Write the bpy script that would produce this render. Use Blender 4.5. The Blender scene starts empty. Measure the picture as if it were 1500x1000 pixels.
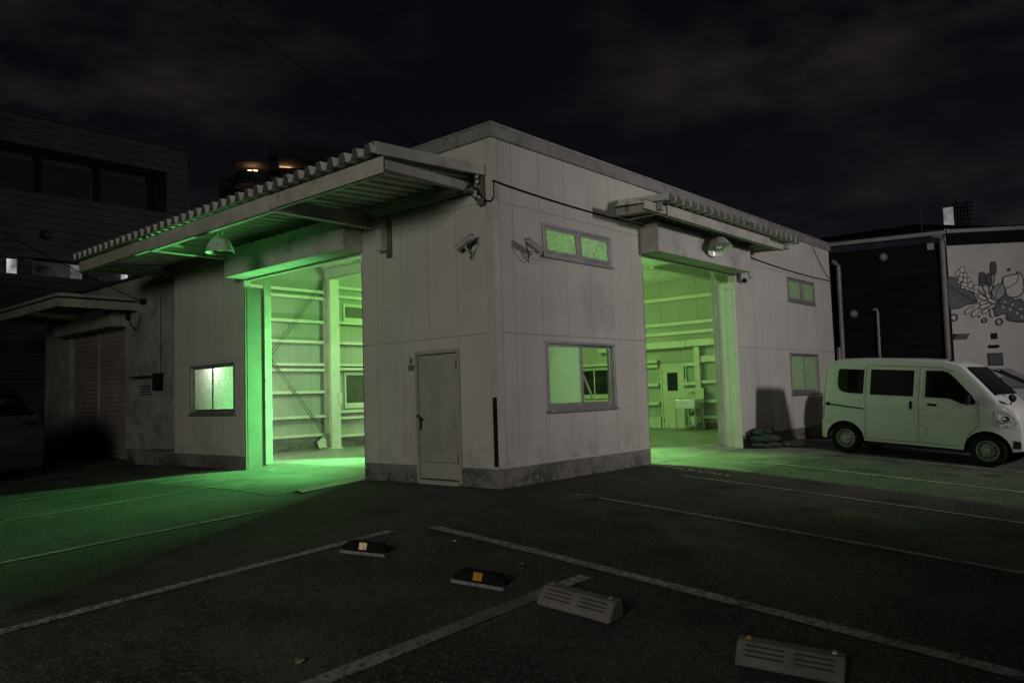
import bpy, bmesh, math, random
from mathutils import Vector, Matrix
random.seed(7)
sc = bpy.context.scene
col = sc.collection
R = math.radians

# ------------------------------------------------------------------ camera
F = 1138.32467
cr = Vector((0.657642, -0.752649, -0.032046)); cu = Vector((-0.031089, -0.069618, 0.997089)); cf = Vector((0.752689, 0.654731, 0.069183))
CAM = Vector((-8.775406, -7.941846, 1.4))
cam = bpy.data.objects.new('camera', bpy.data.cameras.new('camera')); col.objects.link(cam)
cam.matrix_world = Matrix(((cr.x, cu.x, -cf.x, CAM.x), (cr.y, cu.y, -cf.y, CAM.y), (cr.z, cu.z, -cf.z, CAM.z), (0, 0, 0, 1)))
cam.data.sensor_width = 36; cam.data.lens = 36 * F / 1500
cam.data.clip_start = .05; cam.data.clip_end = 1500
sc.camera = cam

def ray(x, y): return cf + (x - 750) / F * cr - (y - 500) / F * cu
def on_plane(x, y, p0, n):
    d = ray(x, y); return CAM + d * ((p0 - CAM).dot(n) / d.dot(n))
def at_height(x, y, z):
    d = ray(x, y); return CAM + d * ((z - CAM.z) / d.z)
def soft(t):
    if t <= 0: return 0.0
    if t > 12: t = 12 + 4 * (1 - math.exp(-(t - 12) / 4))
    return t * t / (t + 1)
def zg(x, y): return -.05 * soft(-x - .6) - .08 * soft(-y - .6)
def at_ground(px, py):
    z = 0
    for _ in range(60):
        p = at_height(px, py, z); z = .5 * z + .5 * zg(p.x, p.y)
    return p

# ------------------------------------------------------------------ materials
def nodes(name):
    m = bpy.data.materials.new(name); m.use_nodes = True
    nt = m.node_tree; nt.nodes.clear()
    out = nt.nodes.new('ShaderNodeOutputMaterial')
    return m, nt, out
def nd(nt, t, **kw):
    n = nt.nodes.new(t)
    for k, v in kw.items():
        if k in n.inputs: n.inputs[k].default_value = v
        else: setattr(n, k, v)
    return n
def c4(c): return (c[0], c[1], c[2], 1)
def noise_fac(nt, vec, scale, detail=5, lo=.35, hi=.65, rough=.55):
    n = nd(nt, 'ShaderNodeTexNoise', Scale=scale, Detail=detail, Roughness=rough)
    nt.links.new(vec, n.inputs['Vector'])
    r = nd(nt, 'ShaderNodeMapRange'); r.inputs['From Min'].default_value = lo; r.inputs['From Max'].default_value = hi
    nt.links.new(n.outputs['Fac'], r.inputs['Value'])
    return r.outputs['Result']
def mixc(nt, fac, a, b, mode='MIX'):
    m = nt.nodes.new('ShaderNodeMix'); m.data_type = 'RGBA'; m.blend_type = mode
    for s, v in ((0, fac), (6, a), (7, b)):
        if hasattr(v, 'links') or hasattr(v, 'is_output'): nt.links.new(v, m.inputs[s])
        elif s == 0: m.inputs[0].default_value = v
        else: m.inputs[s].default_value = c4(v)
    return m.outputs[2]
def mth(nt, op, a, b=None, c=None, clamp=False):
    m = nt.nodes.new('ShaderNodeMath'); m.operation = op; m.use_clamp = clamp
    for i, v in enumerate((a, b, c)):
        if v is None: continue
        if hasattr(v, 'is_output'): nt.links.new(v, m.inputs[i])
        else: m.inputs[i].default_value = v
    return m.outputs[0]
def coords(nt, world=False, stretch=None):
    if world: v = nt.nodes.new('ShaderNodeNewGeometry').outputs['Position']
    else: v = nt.nodes.new('ShaderNodeTexCoord').outputs['Object']
    if stretch:
        mp = nt.nodes.new('ShaderNodeMapping'); mp.inputs['Scale'].default_value = stretch
        nt.links.new(v, mp.inputs['Vector']); v = mp.outputs['Vector']
    return v
def finish(nt, out, colr, rough, metal=0, bump=None, spec=.5, bstr=.3, bdist=.01, coat=0):
    p = nd(nt, 'ShaderNodeBsdfPrincipled')
    if hasattr(colr, 'is_output'): nt.links.new(colr, p.inputs['Base Color'])
    else: p.inputs['Base Color'].default_value = c4(colr)
    if hasattr(rough, 'is_output'): nt.links.new(rough, p.inputs['Roughness'])
    else: p.inputs['Roughness'].default_value = rough
    p.inputs['Metallic'].default_value = metal; p.inputs['Specular IOR Level'].default_value = spec
    p.inputs['Coat Weight'].default_value = coat
    if bump is not None:
        b = nd(nt, 'ShaderNodeBump', Strength=bstr, Distance=bdist); nt.links.new(bump, b.inputs['Height'])
        nt.links.new(b.outputs['Normal'], p.inputs['Normal'])
    nt.links.new(p.outputs[0], out.inputs[0]); return p
def mat(name, a, b=None, scale=3, rough=.6, metal=0, bump=0, bscale=40, spec=.5, world=False, stretch=None, dirt=None, coat=0):
    """base colour a varied towards b by noise; dirt = (colour, scale, lo, hi) blotches; optional fine bump"""
    m, nt, out = nodes(name); v = coords(nt, world, stretch)
    b = b or tuple(x * .8 for x in a)
    c = mixc(nt, noise_fac(nt, v, scale), a, b)
    if dirt: c = mixc(nt, noise_fac(nt, v, dirt[1], 8, dirt[2], dirt[3]), c, dirt[0])
    h = None
    if bump:
        n = nd(nt, 'ShaderNodeTexNoise', Scale=bscale, Detail=4.0); nt.links.new(v, n.inputs['Vector']); h = n.outputs['Fac']
    rr = mth(nt, 'MULTIPLY_ADD', noise_fac(nt, v, scale * 4), .15, rough - .07, True)
    finish(nt, out, c, rr, metal, h, spec, bump or .3, .01, coat); return m

def panel_wall(name, axis, start, step, base, stains):
    """lightweight concrete panels: dark joints every `step` along the face and at two heights"""
    m, nt, out = nodes(name); v = coords(nt, True)
    sx = nt.nodes.new('ShaderNodeSeparateXYZ'); nt.links.new(v, sx.inputs[0])
    t, z = sx.outputs[axis], sx.outputs[2]
    ph = mth(nt, 'DIVIDE', mth(nt, 'SUBTRACT', t, start), step)
    fr = mth(nt, 'ABSOLUTE', mth(nt, 'SUBTRACT', mth(nt, 'FRACT', mth(nt, 'ADD', ph, .5)), .5))
    line = mth(nt, 'LESS_THAN', fr, .0085 / step)
    for zj in (2.37, 4.42):
        line = mth(nt, 'MAXIMUM', line, mth(nt, 'LESS_THAN', mth(nt, 'ABSOLUTE', mth(nt, 'SUBTRACT', z, zj)), .011))
    cell = nt.nodes.new('ShaderNodeTexWhiteNoise'); cell.noise_dimensions = '2D'
    cb = nt.nodes.new('ShaderNodeCombineXYZ'); nt.links.new(mth(nt, 'FLOOR', ph), cb.inputs[0])
    nt.links.new(mth(nt, 'GREATER_THAN', z, 2.37), cb.inputs[1]); nt.links.new(cb.outputs[0], cell.inputs['Vector'])
    c = mixc(nt, noise_fac(nt, v, .9, 6, .3, .7), base, tuple(x * .8 for x in base))
    c = mixc(nt, mth(nt, 'MULTIPLY', cell.outputs['Value'], .4), c, tuple(x * .88 for x in base))
    mp = nt.nodes.new('ShaderNodeMapping'); mp.inputs['Scale'].default_value = (2.2, 2.2, .22); nt.links.new(v, mp.inputs['Vector'])
    c = mixc(nt, mth(nt, 'MULTIPLY', noise_fac(nt, mp.outputs[0], 1.1, 6, .5, .78), .2), c, tuple(x * .5 for x in base))
    # rain streaks below copings and sills
    mp2 = nt.nodes.new('ShaderNodeMapping'); mp2.inputs['Scale'].default_value = (5, 5, .3); nt.links.new(v, mp2.inputs['Vector'])
    c = mixc(nt, mth(nt, 'MULTIPLY', noise_fac(nt, mp2.outputs[0], 1, 4, .55, .85), .14), c, tuple(x * .45 for x in base))
    # splash dirt near the plinth
    gr = nd(nt, 'ShaderNodeMapRange'); gr.inputs['From Min'].default_value = .95; gr.inputs['From Max'].default_value = .3
    nt.links.new(z, gr.inputs['Value'])
    c = mixc(nt, mth(nt, 'MULTIPLY', gr.outputs[0], mth(nt, 'MULTIPLY', noise_fac(nt, v, 3.5, 7, .42, .7), .55)), c, tuple(x * .4 for x in base))
    # dark water stains with a shape of their own
    for (ts, zs, w, h) in stains:
        d = mth(nt, 'ADD', mth(nt, 'POWER', mth(nt, 'DIVIDE', mth(nt, 'ABSOLUTE', mth(nt, 'SUBTRACT', t, ts)), w), 2.0),
                mth(nt, 'POWER', mth(nt, 'DIVIDE', mth(nt, 'ABSOLUTE', mth(nt, 'SUBTRACT', z, zs)), h), 2.0))
        wob = nd(nt, 'ShaderNodeTexNoise', Scale=3.0, Detail=6.0); nt.links.new(v, wob.inputs['Vector'])
        d = mth(nt, 'ADD', d, mth(nt, 'MULTIPLY', mth(nt, 'SUBTRACT', wob.outputs['Fac'], .5), 2.4))
        s = nd(nt, 'ShaderNodeMapRange'); s.inputs['From Min'].default_value = 1.15; s.inputs['From Max'].default_value = .7; s.inputs['To Max'].default_value = .26
        nt.links.new(d, s.inputs['Value']); c = mixc(nt, s.outputs[0], c, tuple(x * .5 for x in base))
    c = mixc(nt, mth(nt, 'MULTIPLY', line, .42), c, tuple(x * .25 for x in base))
    n = nd(nt, 'ShaderNodeTexNoise', Scale=45.0, Detail=5.0); nt.links.new(v, n.inputs['Vector'])
    h = mth(nt, 'SUBTRACT', mth(nt, 'MULTIPLY', n.outputs['Fac'], .4), line)
    finish(nt, out, c, .75, 0, h, .3, .35, .008); return m

def asphalt():
    m, nt, out = nodes('asphalt'); v = coords(nt, True)
    c = mixc(nt, noise_fac(nt, v, .42, 7, .40, .60), (.066, .062, .056), (.026, .025, .0225))
    c = mixc(nt, mth(nt, 'MULTIPLY', noise_fac(nt, v, 1.1, 9, .44, .64, .62), .8), c, (.014, .0135, .013))
    g = nd(nt, 'ShaderNodeTexVoronoi', Scale=58.0); nt.links.new(v, g.inputs['Vector'])
    sx = nt.nodes.new('ShaderNodeSeparateColor'); nt.links.new(g.outputs['Color'], sx.inputs[0])
    c = mixc(nt, mth(nt, 'MULTIPLY', mth(nt, 'GREATER_THAN', sx.outputs[0], .80), .7), c, (.105, .10, .092))
    c = mixc(nt, mth(nt, 'MULTIPLY', mth(nt, 'LESS_THAN', sx.outputs[0], .3), .6), c, (.008, .008, .008))
    # oil drips on the bays
    sp = nd(nt, 'ShaderNodeTexVoronoi', Scale=.8, Randomness=1.0); nt.links.new(v, sp.inputs['Vector'])
    dn = nd(nt, 'ShaderNodeTexNoise', Scale=4.0, Detail=6.0); nt.links.new(v, dn.inputs['Vector'])
    dd = mth(nt, 'ADD', sp.outputs['Distance'], mth(nt, 'MULTIPLY', dn.outputs['Fac'], .3))
    ol = nd(nt, 'ShaderNodeMapRange'); ol.inputs['From Min'].default_value = .42; ol.inputs['From Max'].default_value = .28; ol.inputs['To Max'].default_value = .75
    nt.links.new(dd, ol.inputs['Value']); c = mixc(nt, ol.outputs[0], c, (.008, .008, .008))
    # cracks
    wn = nd(nt, 'ShaderNodeTexNoise', Scale=1.6, Detail=8.0); nt.links.new(v, wn.inputs['Vector'])
    wv = nt.nodes.new('ShaderNodeVectorMath'); wv.operation = 'MULTIPLY_ADD'; nt.links.new(wn.outputs['Color'], wv.inputs[0])
    wv.inputs[1].default_value = (.9, .9, .9); nt.links.new(v, wv.inputs[2])
    ck = nd(nt, 'ShaderNodeTexVoronoi', Scale=.24, feature='DISTANCE_TO_EDGE'); nt.links.new(wv.outputs[0], ck.inputs['Vector'])
    cl = mth(nt, 'MULTIPLY', mth(nt, 'LESS_THAN', ck.outputs['Distance'], .0024), noise_fac(nt, v, .6, 3, .42, .54))
    c = mixc(nt, mth(nt, 'MULTIPLY', cl, .6), c, (.006, .006, .006))
    h = mth(nt, 'SUBTRACT', g.outputs['Distance'], mth(nt, 'MULTIPLY', cl, 2.0))
    finish(nt, out, c, .78, 0, h, .35, .55, .012); return m

def concrete(name, a, b, mould=False, rough=.7, cracks=True, fade=None):
    m, nt, out = nodes(name); v = coords(nt, True)
    c = mixc(nt, noise_fac(nt, v, 1.1, 7, .32, .68), a, b)
    c = mixc(nt, mth(nt, 'MULTIPLY', noise_fac(nt, v, 7, 8, .48, .7), .5), c, tuple(x * .5 for x in b))
    h = nd(nt, 'ShaderNodeTexNoise', Scale=40.0, Detail=6.0); nt.links.new(v, h.inputs['Vector']); hh = h.outputs['Fac']
    if mould:
        sx = nt.nodes.new('ShaderNodeSeparateXYZ'); nt.links.new(v, sx.inputs[0])
        gr = nd(nt, 'ShaderNodeMapRange'); gr.inputs['From Min'].default_value = .34; gr.inputs['From Max'].default_value = 0; nt.links.new(sx.outputs[2], gr.inputs['Value'])
        big = noise_fac(nt, v, 1.5, 8, .4, .6); k = mth(nt, 'MULTIPLY', gr.outputs[0], big)
        k2 = mth(nt, 'MULTIPLY', mth(nt, 'ADD', k, mth(nt, 'MULTIPLY', big, .35)), noise_fac(nt, v, 11, 8, .36, .52), None, True)
        c = mixc(nt, mth(nt, 'MULTIPLY', k2, .8), c, (.022, .023, .02))
    if fade:      # slab worn away into the asphalt towards its outer edge
        sx = nt.nodes.new('ShaderNodeSeparateXYZ'); nt.links.new(v, sx.inputs[0])
        ff = nd(nt, 'ShaderNodeMapRange'); ff.inputs['From Min'].default_value = fade[1]; ff.inputs['From Max'].default_value = fade[2]
        wob = mth(nt, 'ADD', sx.outputs[fade[0]], mth(nt, 'MULTIPLY', mth(nt, 'SUBTRACT', noise_fac(nt, v, 1.3, 9, .3, .7, .65), .5), 1.3)); nt.links.new(wob, ff.inputs['Value'])
        gp = nd(nt, 'ShaderNodeTexVoronoi', Scale=75.0); nt.links.new(v, gp.inputs['Vector']); gs = nt.nodes.new('ShaderNodeSeparateColor'); nt.links.new(gp.outputs['Color'], gs.inputs[0])
        c = mixc(nt, mth(nt, 'MULTIPLY', ff.outputs[0], .97), c, mixc(nt, mth(nt, 'MULTIPLY', mth(nt, 'GREATER_THAN', gs.outputs[0], .8), .6), (.034, .033, .030), (.085, .082, .076)))
    if cracks:
        wn = nd(nt, 'ShaderNodeTexNoise', Scale=2.0, Detail=8.0); nt.links.new(v, wn.inputs['Vector'])
        wv = nt.nodes.new('ShaderNodeVectorMath'); wv.operation = 'MULTIPLY_ADD'; nt.links.new(wn.outputs['Color'], wv.inputs[0])
        wv.inputs[1].default_value = (.6, .6, .6); nt.links.new(v, wv.inputs[2])
        ck = nd(nt, 'ShaderNodeTexVoronoi', Scale=.45, feature='DISTANCE_TO_EDGE'); nt.links.new(wv.outputs[0], ck.inputs['Vector'])
        cl = mth(nt, 'LESS_THAN', ck.outputs['Distance'], .003); c = mixc(nt, mth(nt, 'MULTIPLY', cl, .7), c, (.02, .02, .02))
    rr = mth(nt, 'MULTIPLY_ADD', noise_fac(nt, v, 2.2, 6), .25, rough - .12, True)
    finish(nt, out, c, rr, 0, hh, .4, .3, .01); return m

def line_paint():
    m, nt, out = nodes('worn_line_paint'); v = coords(nt, True)
    c = mixc(nt, noise_fac(nt, v, 2.2, 6, .35, .65), (.40, .39, .37), (.22, .215, .20))
    w = mth(nt, 'MAXIMUM', mth(nt, 'MULTIPLY', noise_fac(nt, v, 24, 9, .47, .58, .7), .92), mth(nt, 'MULTIPLY', noise_fac(nt, v, .7, 4, .52, .70), .75))
    c = mixc(nt, w, c, (.036, .035, .033))
    n = nd(nt, 'ShaderNodeTexVoronoi', Scale=75.0); nt.links.new(v, n.inputs['Vector'])
    finish(nt, out, c, .7, 0, n.outputs['Distance'], .3, .4, .008); return m

def frosted(name, tint, pscale, amount=.35, stretch=(1, 1, 1), kind='voronoi', gloss=.08):
    """patterned glass: light scatters through it"""
    m, nt, out = nodes(name); v = coords(nt, True, stretch)
    if kind == 'voronoi':
        n = nd(nt, 'ShaderNodeTexVoronoi', Scale=pscale); nt.links.new(v, n.inputs['Vector']); h = n.outputs['Distance']
    else:
        n = nd(nt, 'ShaderNodeTexNoise', Scale=pscale, Detail=5.0); nt.links.new(v, n.inputs['Vector']); h = n.outputs['Fac']
    c = mixc(nt, mth(nt, 'MULTIPLY', h, amount, None, True), tint, tuple(x * .35 for x in tint))
    b = nd(nt, 'ShaderNodeBump', Strength=.5, Distance=.01); nt.links.new(h, b.inputs['Height'])
    tr = nd(nt, 'ShaderNodeBsdfTranslucent'); nt.links.new(c, tr.inputs[0]); nt.links.new(b.outputs[0], tr.inputs['Normal'])
    gl = nd(nt, 'ShaderNodeBsdfGlossy', Roughness=.25); nt.links.new(b.outputs[0], gl.inputs['Normal'])
    df = nd(nt, 'ShaderNodeBsdfDiffuse', Color=(.55, .55, .53, 1)); nt.links.new(b.outputs[0], df.inputs['Normal'])
    m0 = nd(nt, 'ShaderNodeMixShader', Fac=.3); nt.links.new(tr.outputs[0], m0.inputs[1]); nt.links.new(df.outputs[0], m0.inputs[2]); tr = m0
    mx = nd(nt, 'ShaderNodeMixShader', Fac=gloss); nt.links.new(tr.outputs[0], mx.inputs[1]); nt.links.new(gl.outputs[0], mx.inputs[2])
    nt.links.new(mx.outputs[0], out.inputs[0]); return m
def clear_glass():
    m, nt, out = nodes('clear_glass')
    tr = nd(nt, 'ShaderNodeBsdfTransparent', Color=(.86, .9, .88, 1)); gl = nd(nt, 'ShaderNodeBsdfGlossy', Roughness=.02)
    fr = nd(nt, 'ShaderNodeFresnel', IOR=1.45); mx = nd(nt, 'ShaderNodeMixShader')
    nt.links.new(fr.outputs[0], mx.inputs[0]); nt.links.new(tr.outputs[0], mx.inputs[1]); nt.links.new(gl.outputs[0], mx.inputs[2])
    nt.links.new(mx.outputs[0], out.inputs[0]); return m
def glow(name, c, s, base=None):
    m, nt, out = nodes(name); e = nd(nt, 'ShaderNodeEmission', Strength=s, Color=c4(c)); nt.links.new(e.outputs[0], out.inputs[0]); return m
def patchy_glow(name, c, s, scale):
    m, nt, out = nodes(name); v = coords(nt, True)
    f = noise_fac(nt, v, scale, 4, .3, .7)
    e = nd(nt, 'ShaderNodeEmission', Color=c4(c)); nt.links.new(mth(nt, 'MULTIPLY', f, s), e.inputs['Strength']); nt.links.new(e.outputs[0], out.inputs[0]); return m
def siding(name, a, step, axis=2, rough=.6, bstr=.8, spec=.35):
    """boards or louvres: grooves every `step`"""
    m, nt, out = nodes(name); v = coords(nt, True)
    sx = nt.nodes.new('ShaderNodeSeparateXYZ'); nt.links.new(v, sx.inputs[0])
    fr = mth(nt, 'FRACT', mth(nt, 'DIVIDE', sx.outputs[axis], step)); ln = mth(nt, 'LESS_THAN', fr, .16)
    c = mixc(nt, noise_fac(nt, v, .8, 6), a, tuple(x * .7 for x in a)); c = mixc(nt, mth(nt, 'MULTIPLY', ln, .6), c, tuple(x * .2 for x in a))
    finish(nt, out, c, rough, 0, fr, spec, bstr, .02); return m

WALL = (.50, .475, .445)
def inner_wall(name, axis, start):
    m = panel_wall(name, axis, start, .69, (.47, .47, .44), [])
    return m
M = {
 'wall_x': panel_wall('concrete_panels_along_front', 0, .46, .69, WALL, [(2.6, 2.95, .34, .55), (3.05, 2.75, .25, .35)]),
 'wall_y': panel_wall('concrete_panels_along_side', 1, .15, .67, WALL, [(9.2, .75, .5, .35)]),
 'wall_in': mat('painted_inner_panels', (.62, .62, .58), (.48, .48, .44), 1.6, .6, bump=.15, bscale=18, world=True, dirt=((.4, .4, .37), 2.5, .58, .8)),
 'wall_ix': inner_wall('inner_panels_long_wall', 0, .3), 'wall_iy': inner_wall('inner_panels_end_wall', 1, .2),
 'trim': mat('painted_corner_trim', (.47, .45, .42), (.38, .36, .34), 2, .6, world=True, bump=.1),
 'fascia': mat('grey_coping', (.23, .225, .22), (.17, .165, .16), 1.3, .55, world=True, dirt=((.09, .088, .085), 4, .55, .75)),
 'header': mat('smooth_header_render', (.44, .42, .395), (.33, .315, .30), 1.1, .7, world=True, bump=.1, dirt=((.22, .21, .2), 2.2, .55, .75)),
 'steel': mat('weathered_cream_steel', (.40, .39, .355), (.28, .27, .24), 2.5, .5, world=True, bump=.12, dirt=((.12, .075, .05), 5.5, .62, .74)),
 'steel_in': mat('cream_steel_indoors', (.70, .70, .63), (.60, .60, .54), 2.5, .45, world=True, bump=.08, dirt=((.25, .2, .15), 6, .64, .78)),
 'rib': mat('dull_rib_ends', (.07, .08, .07), (.05, .056, .05), 3, .6, world=True),
 'deck': mat('folded_steel_roofing', (.66, .67, .64), (.54, .55, .52), 3, .45, world=True, dirt=((.16, .13, .1), 5, .6, .76)),
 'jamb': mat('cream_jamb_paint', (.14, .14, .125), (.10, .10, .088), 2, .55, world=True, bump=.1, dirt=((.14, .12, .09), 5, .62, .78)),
 'rail': mat('dark_steel_track', (.12, .115, .1), (.06, .058, .05), 4, .5, world=True),
 'plinth': concrete('stained_plinth_concrete', (.225, .212, .194), (.155, .146, .136), True),
 'slab': concrete('workshop_floor_concrete', (.36, .36, .34), (.25, .25, .235), False, .42),
 'apron': concrete('rough_apron_concrete', (.21, .207, .195), (.12, .118, .111), False, .8, True, (0, -1.0, -2.0)), 'apron_y': concrete('rough_apron_concrete_front', (.21, .207, .195), (.12, .118, .111), False, .8, True, (1, -.9, -2.1)),
 'asphalt': asphalt(), 'line': line_paint(),
 'alu': mat('aluminium_frame', (.40, .39, .39), (.30, .29, .29), 5, .38, metal=.7, world=True, bump=.05),
 'alu_dull': mat('dull_aluminium', (.30, .295, .29), (.22, .215, .21), 4, .5, metal=.4, world=True),
 'door': mat('warm_grey_painted_door', (.33, .322, .30), (.265, .258, .24), 2.3, .45, world=True, bump=.08, dirt=((.2, .195, .185), 5, .6, .8)),
 'seam': mat('grey_panel_gap', (.06, .06, .06), rough=.9),
 'door_gap': mat('black_rubber_gap', (.012, .012, .012), rough=.8),
 'rust': mat('rusted_edge', (.06, .035, .02), (.02, .015, .012), 9, .85, bump=.4),
 'black': mat('black_plastic', (.006, .006, .006), (.010, .010, .010), 6, .7, spec=.15),
 'black_rubber': mat('black_rubber', (.004, .004, .004), (.009, .009, .0085), 9, .85, bump=.3, bscale=60, spec=.12),
 'grey_plastic': mat('grey_plastic', (.42, .415, .40), (.34, .335, .32), 5, .45),
 'galv': mat('galvanised_steel', (.36, .36, .35), (.25, .25, .245), 7, .42, metal=.75),
 'stainless': mat('stainless_steel', (.62, .62, .6), (.5, .5, .48), 4, .32, metal=.85, stretch=(1, 1, 6)),
 'shade_out': mat('grey_enamel_shade', (.36, .36, .34), (.26, .26, .245), 6, .45, dirt=((.09, .07, .05), 9, .6, .75)),
 'shade_in': mat('white_enamel_inside', (.75, .75, .73), (.6, .6, .58), 5, .25),
 'shade_dull': mat('darkened_enamel_inside', (.22, .22, .21), (.15, .15, .145), 5, .6),  # pendant's inside darkened to offset the green beam from below
 'bulb': mat('unlit_bulb_glass', (.8, .8, .78), (.7, .7, .7), 3, .08),
 'white_in': mat('cream_door_paint', (.66, .66, .60), (.56, .56, .5), 3, .4, world=True),
 'green_plate': mat('green_sign_plate', (.02, .09, .06), (.02, .06, .045), 8, .4),
 'white_ink': mat('white_print', (.6, .6, .58), rough=.5),
 'dark_glass': mat('dark_window_glass', (.010, .013, .012), (.014, .017, .016), 2, .06, world=True),
 'dull_pane': mat('dull_dark_pattern_glass', (.085, .09, .08), (.06, .064, .058), 3, .45, world=True, bump=.2),
 'clear': clear_glass(),
 'frost_sash': frosted('patterned_glass_in_sash', (.82, .82, .80), 26, .30, (1, 1, 3.2), 'noise'),
 'frost_wire': frosted('hammered_glass_vent', (.95, .97, .80), 30, .9),
 'frost_far': frosted('patterned_glass_far_windows', (.34, .37, .33), 22, .4, (1, 1, 1.5), 'noise'),
 'frost_side': frosted('hammered_glass_side', (.22, .225, .22), 30, .9),
 'tall': siding('dark_louvred_cladding', (.10, .10, .108), .28, 2, .8, .8, .05),
 'tall_win': mat('unlit_dark_panes', (.05, .052, .057), (.032, .032, .036), .6, .7, spec=.1, world=True),
 'tall_rim': mat('dark_coping', (.03, .0285, .028), rough=.6, world=True),
 'annex': mat('annex_render', (.34, .322, .29), (.225, .212, .19), 1.0, .8, world=True, bump=.2, dirt=((.14, .135, .125), 2.2, .5, .72)),
 'shutter': siding('ribbed_roller_shutter', (.30, .265, .25), .13, 2, .5, 1.0),
 'navy': mat('black_metal_siding', (.007, .007, .0085), (.0045, .0045, .006), .7, .75, bump=.1, spec=.08, world=True, stretch=(.3, .3, 4)),
 'navy_roof': mat('dark_roof_sheet', (.005, .005, .007), (.008, .008, .010), .6, .8, spec=.08, world=True),
 'gutter': mat('pale_gutter', (.22, .213, .206), (.16, .157, .153), 2, .5, world=True),
 'mural_wall': mat('pale_siding_of_mural_wall', (.47, .435, .42), (.41, .385, .37), .8, .75, bump=.08, world=True),
 'm_dark': mat('mural_dark_paint', (.018, .024, .024), (.026, .032, .032), 3, .7, world=True),
 'm_leaf': mat('mural_leaf_paint', (.095, .12, .112), (.07, .09, .085), 2.5, .7, world=True),
 'm_slate': mat('mural_slate_paint', (.07, .078, .085), (.05, .056, .06), 4, .7, world=True),
 'm_pale': mat('mural_pale_paint', (.52, .49, .465), (.46, .44, .42), 3, .7, world=True),
 'm_grey': mat('mural_grey_green_paint', (.26, .28, .265), (.22, .24, .225), 3, .7, world=True),
 'far_block': siding('far_apartment_walls', (.16, .15, .148), 1.4, 2, .7, .3),
 'far_soffit': mat('far_apartment_soffit', (.30, .27, .24), rough=.8, world=True),
 'far_white': patchy_glow('stair_tower_painted_glow', (1, .93, .90), .36, .5),  # pale tower wall glows in place of lamplight falling on it
 'warm': glow('warm_lamp', (1, .60, .28), 6), 'cool': patchy_glow('lit_room_behind_blind', (.92, .95, 1), .9, 1.2),
 'cool_dim': patchy_glow('dim_room_behind_blind', (.9, .93, 1), .03, 1.5), 'cool_mid': patchy_glow('half_lit_blind', (.92, .95, 1), .22, 1.0),
 'tube': glow('green_lamp_bulb', (.55, 1, .45), 6), 'tube_white': glow('white_lamp_bulb', (1, .98, .9), 5),
 'van': mat('white_van_paint', (.42, .42, .415), (.385, .385, .38), 1.5, .42, bump=0, coat=.4),
 'car_grey': mat('silver_car_paint', (.36, .355, .36), (.32, .315, .32), 1.5, .3, metal=.3, coat=.5),
 'car_black': mat('black_car_paint', (.010, .016, .018), (.014, .02, .022), 1.5, .14, spec=.5, coat=.7),
 'car_glass': mat('tinted_car_glass', (.002, .0022, .0022), (.004, .004, .004), 2.5, .06, spec=.22),
 'tyre': mat('tyre_rubber', (.006, .006, .006), (.010, .010, .010), 12, .9, bump=.3, spec=.1),
 'rim': mat('steel_wheel', (.20, .20, .196), (.14, .14, .137), 5, .6, metal=.25),
 'chrome': mat('chrome', (.7, .7, .7), (.6, .6, .6), 4, .12, metal=1),
 'lens': mat('headlamp_lens', (.85, .86, .88), (.30, .30, .32), 16, .12, metal=.5),
 'amber': mat('amber_reflector', (.42, .22, .02), (.30, .16, .015), 14, .22),
 'silver_tape': mat('worn_reflective_tape', (.95, .82, .60), (.42, .24, .06), 18, .25),
 'red_lens': mat('red_tail_lens', (.12, .006, .006), (.08, .005, .005), 6, .15),
 'stop_grey': concrete('wheel_stop_concrete', (.165, .153, .138), (.095, .088, .079), False, .85, False),
 'stop_base': mat('chalky_grey_base', (.20, .198, .19), (.10, .098, .095), 25, .8, bump=.3),
 'bag_green': mat('green_woven_sack', (.022, .05, .032), (.012, .030, .02), 7, .8, bump=.5, bscale=50),
 'bag_dark': mat('dark_woven_sack', (.018, .022, .02), (.030, .034, .03), 7, .7, bump=.5, bscale=50),
 'bag_grey': mat('grey_cement_sack', (.16, .155, .15), (.09, .088, .085), 6, .8, bump=.5),
 'leaf': mat('dead_leaves', (.07, .05, .03), (.26, .23, .16), 11, .8),
 'leaf_pale': mat('pale_dry_leaves', (.62, .58, .48), (.25, .22, .17), 30, .8), 'stop_groove': mat('dark_groove_concrete', (.035, .033, .03), rough=.9),  # stop grooves are a darker concrete tone
 'iron': mat('cast_iron', (.03, .03, .029), (.045, .043, .04), 12, .6, metal=.5, bump=.5),
 'plate': mat('checker_steel_plate', (.26, .30, .29), (.14, .17, .165), 8, .4, metal=.5, bump=.5, bscale=25),
}

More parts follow.
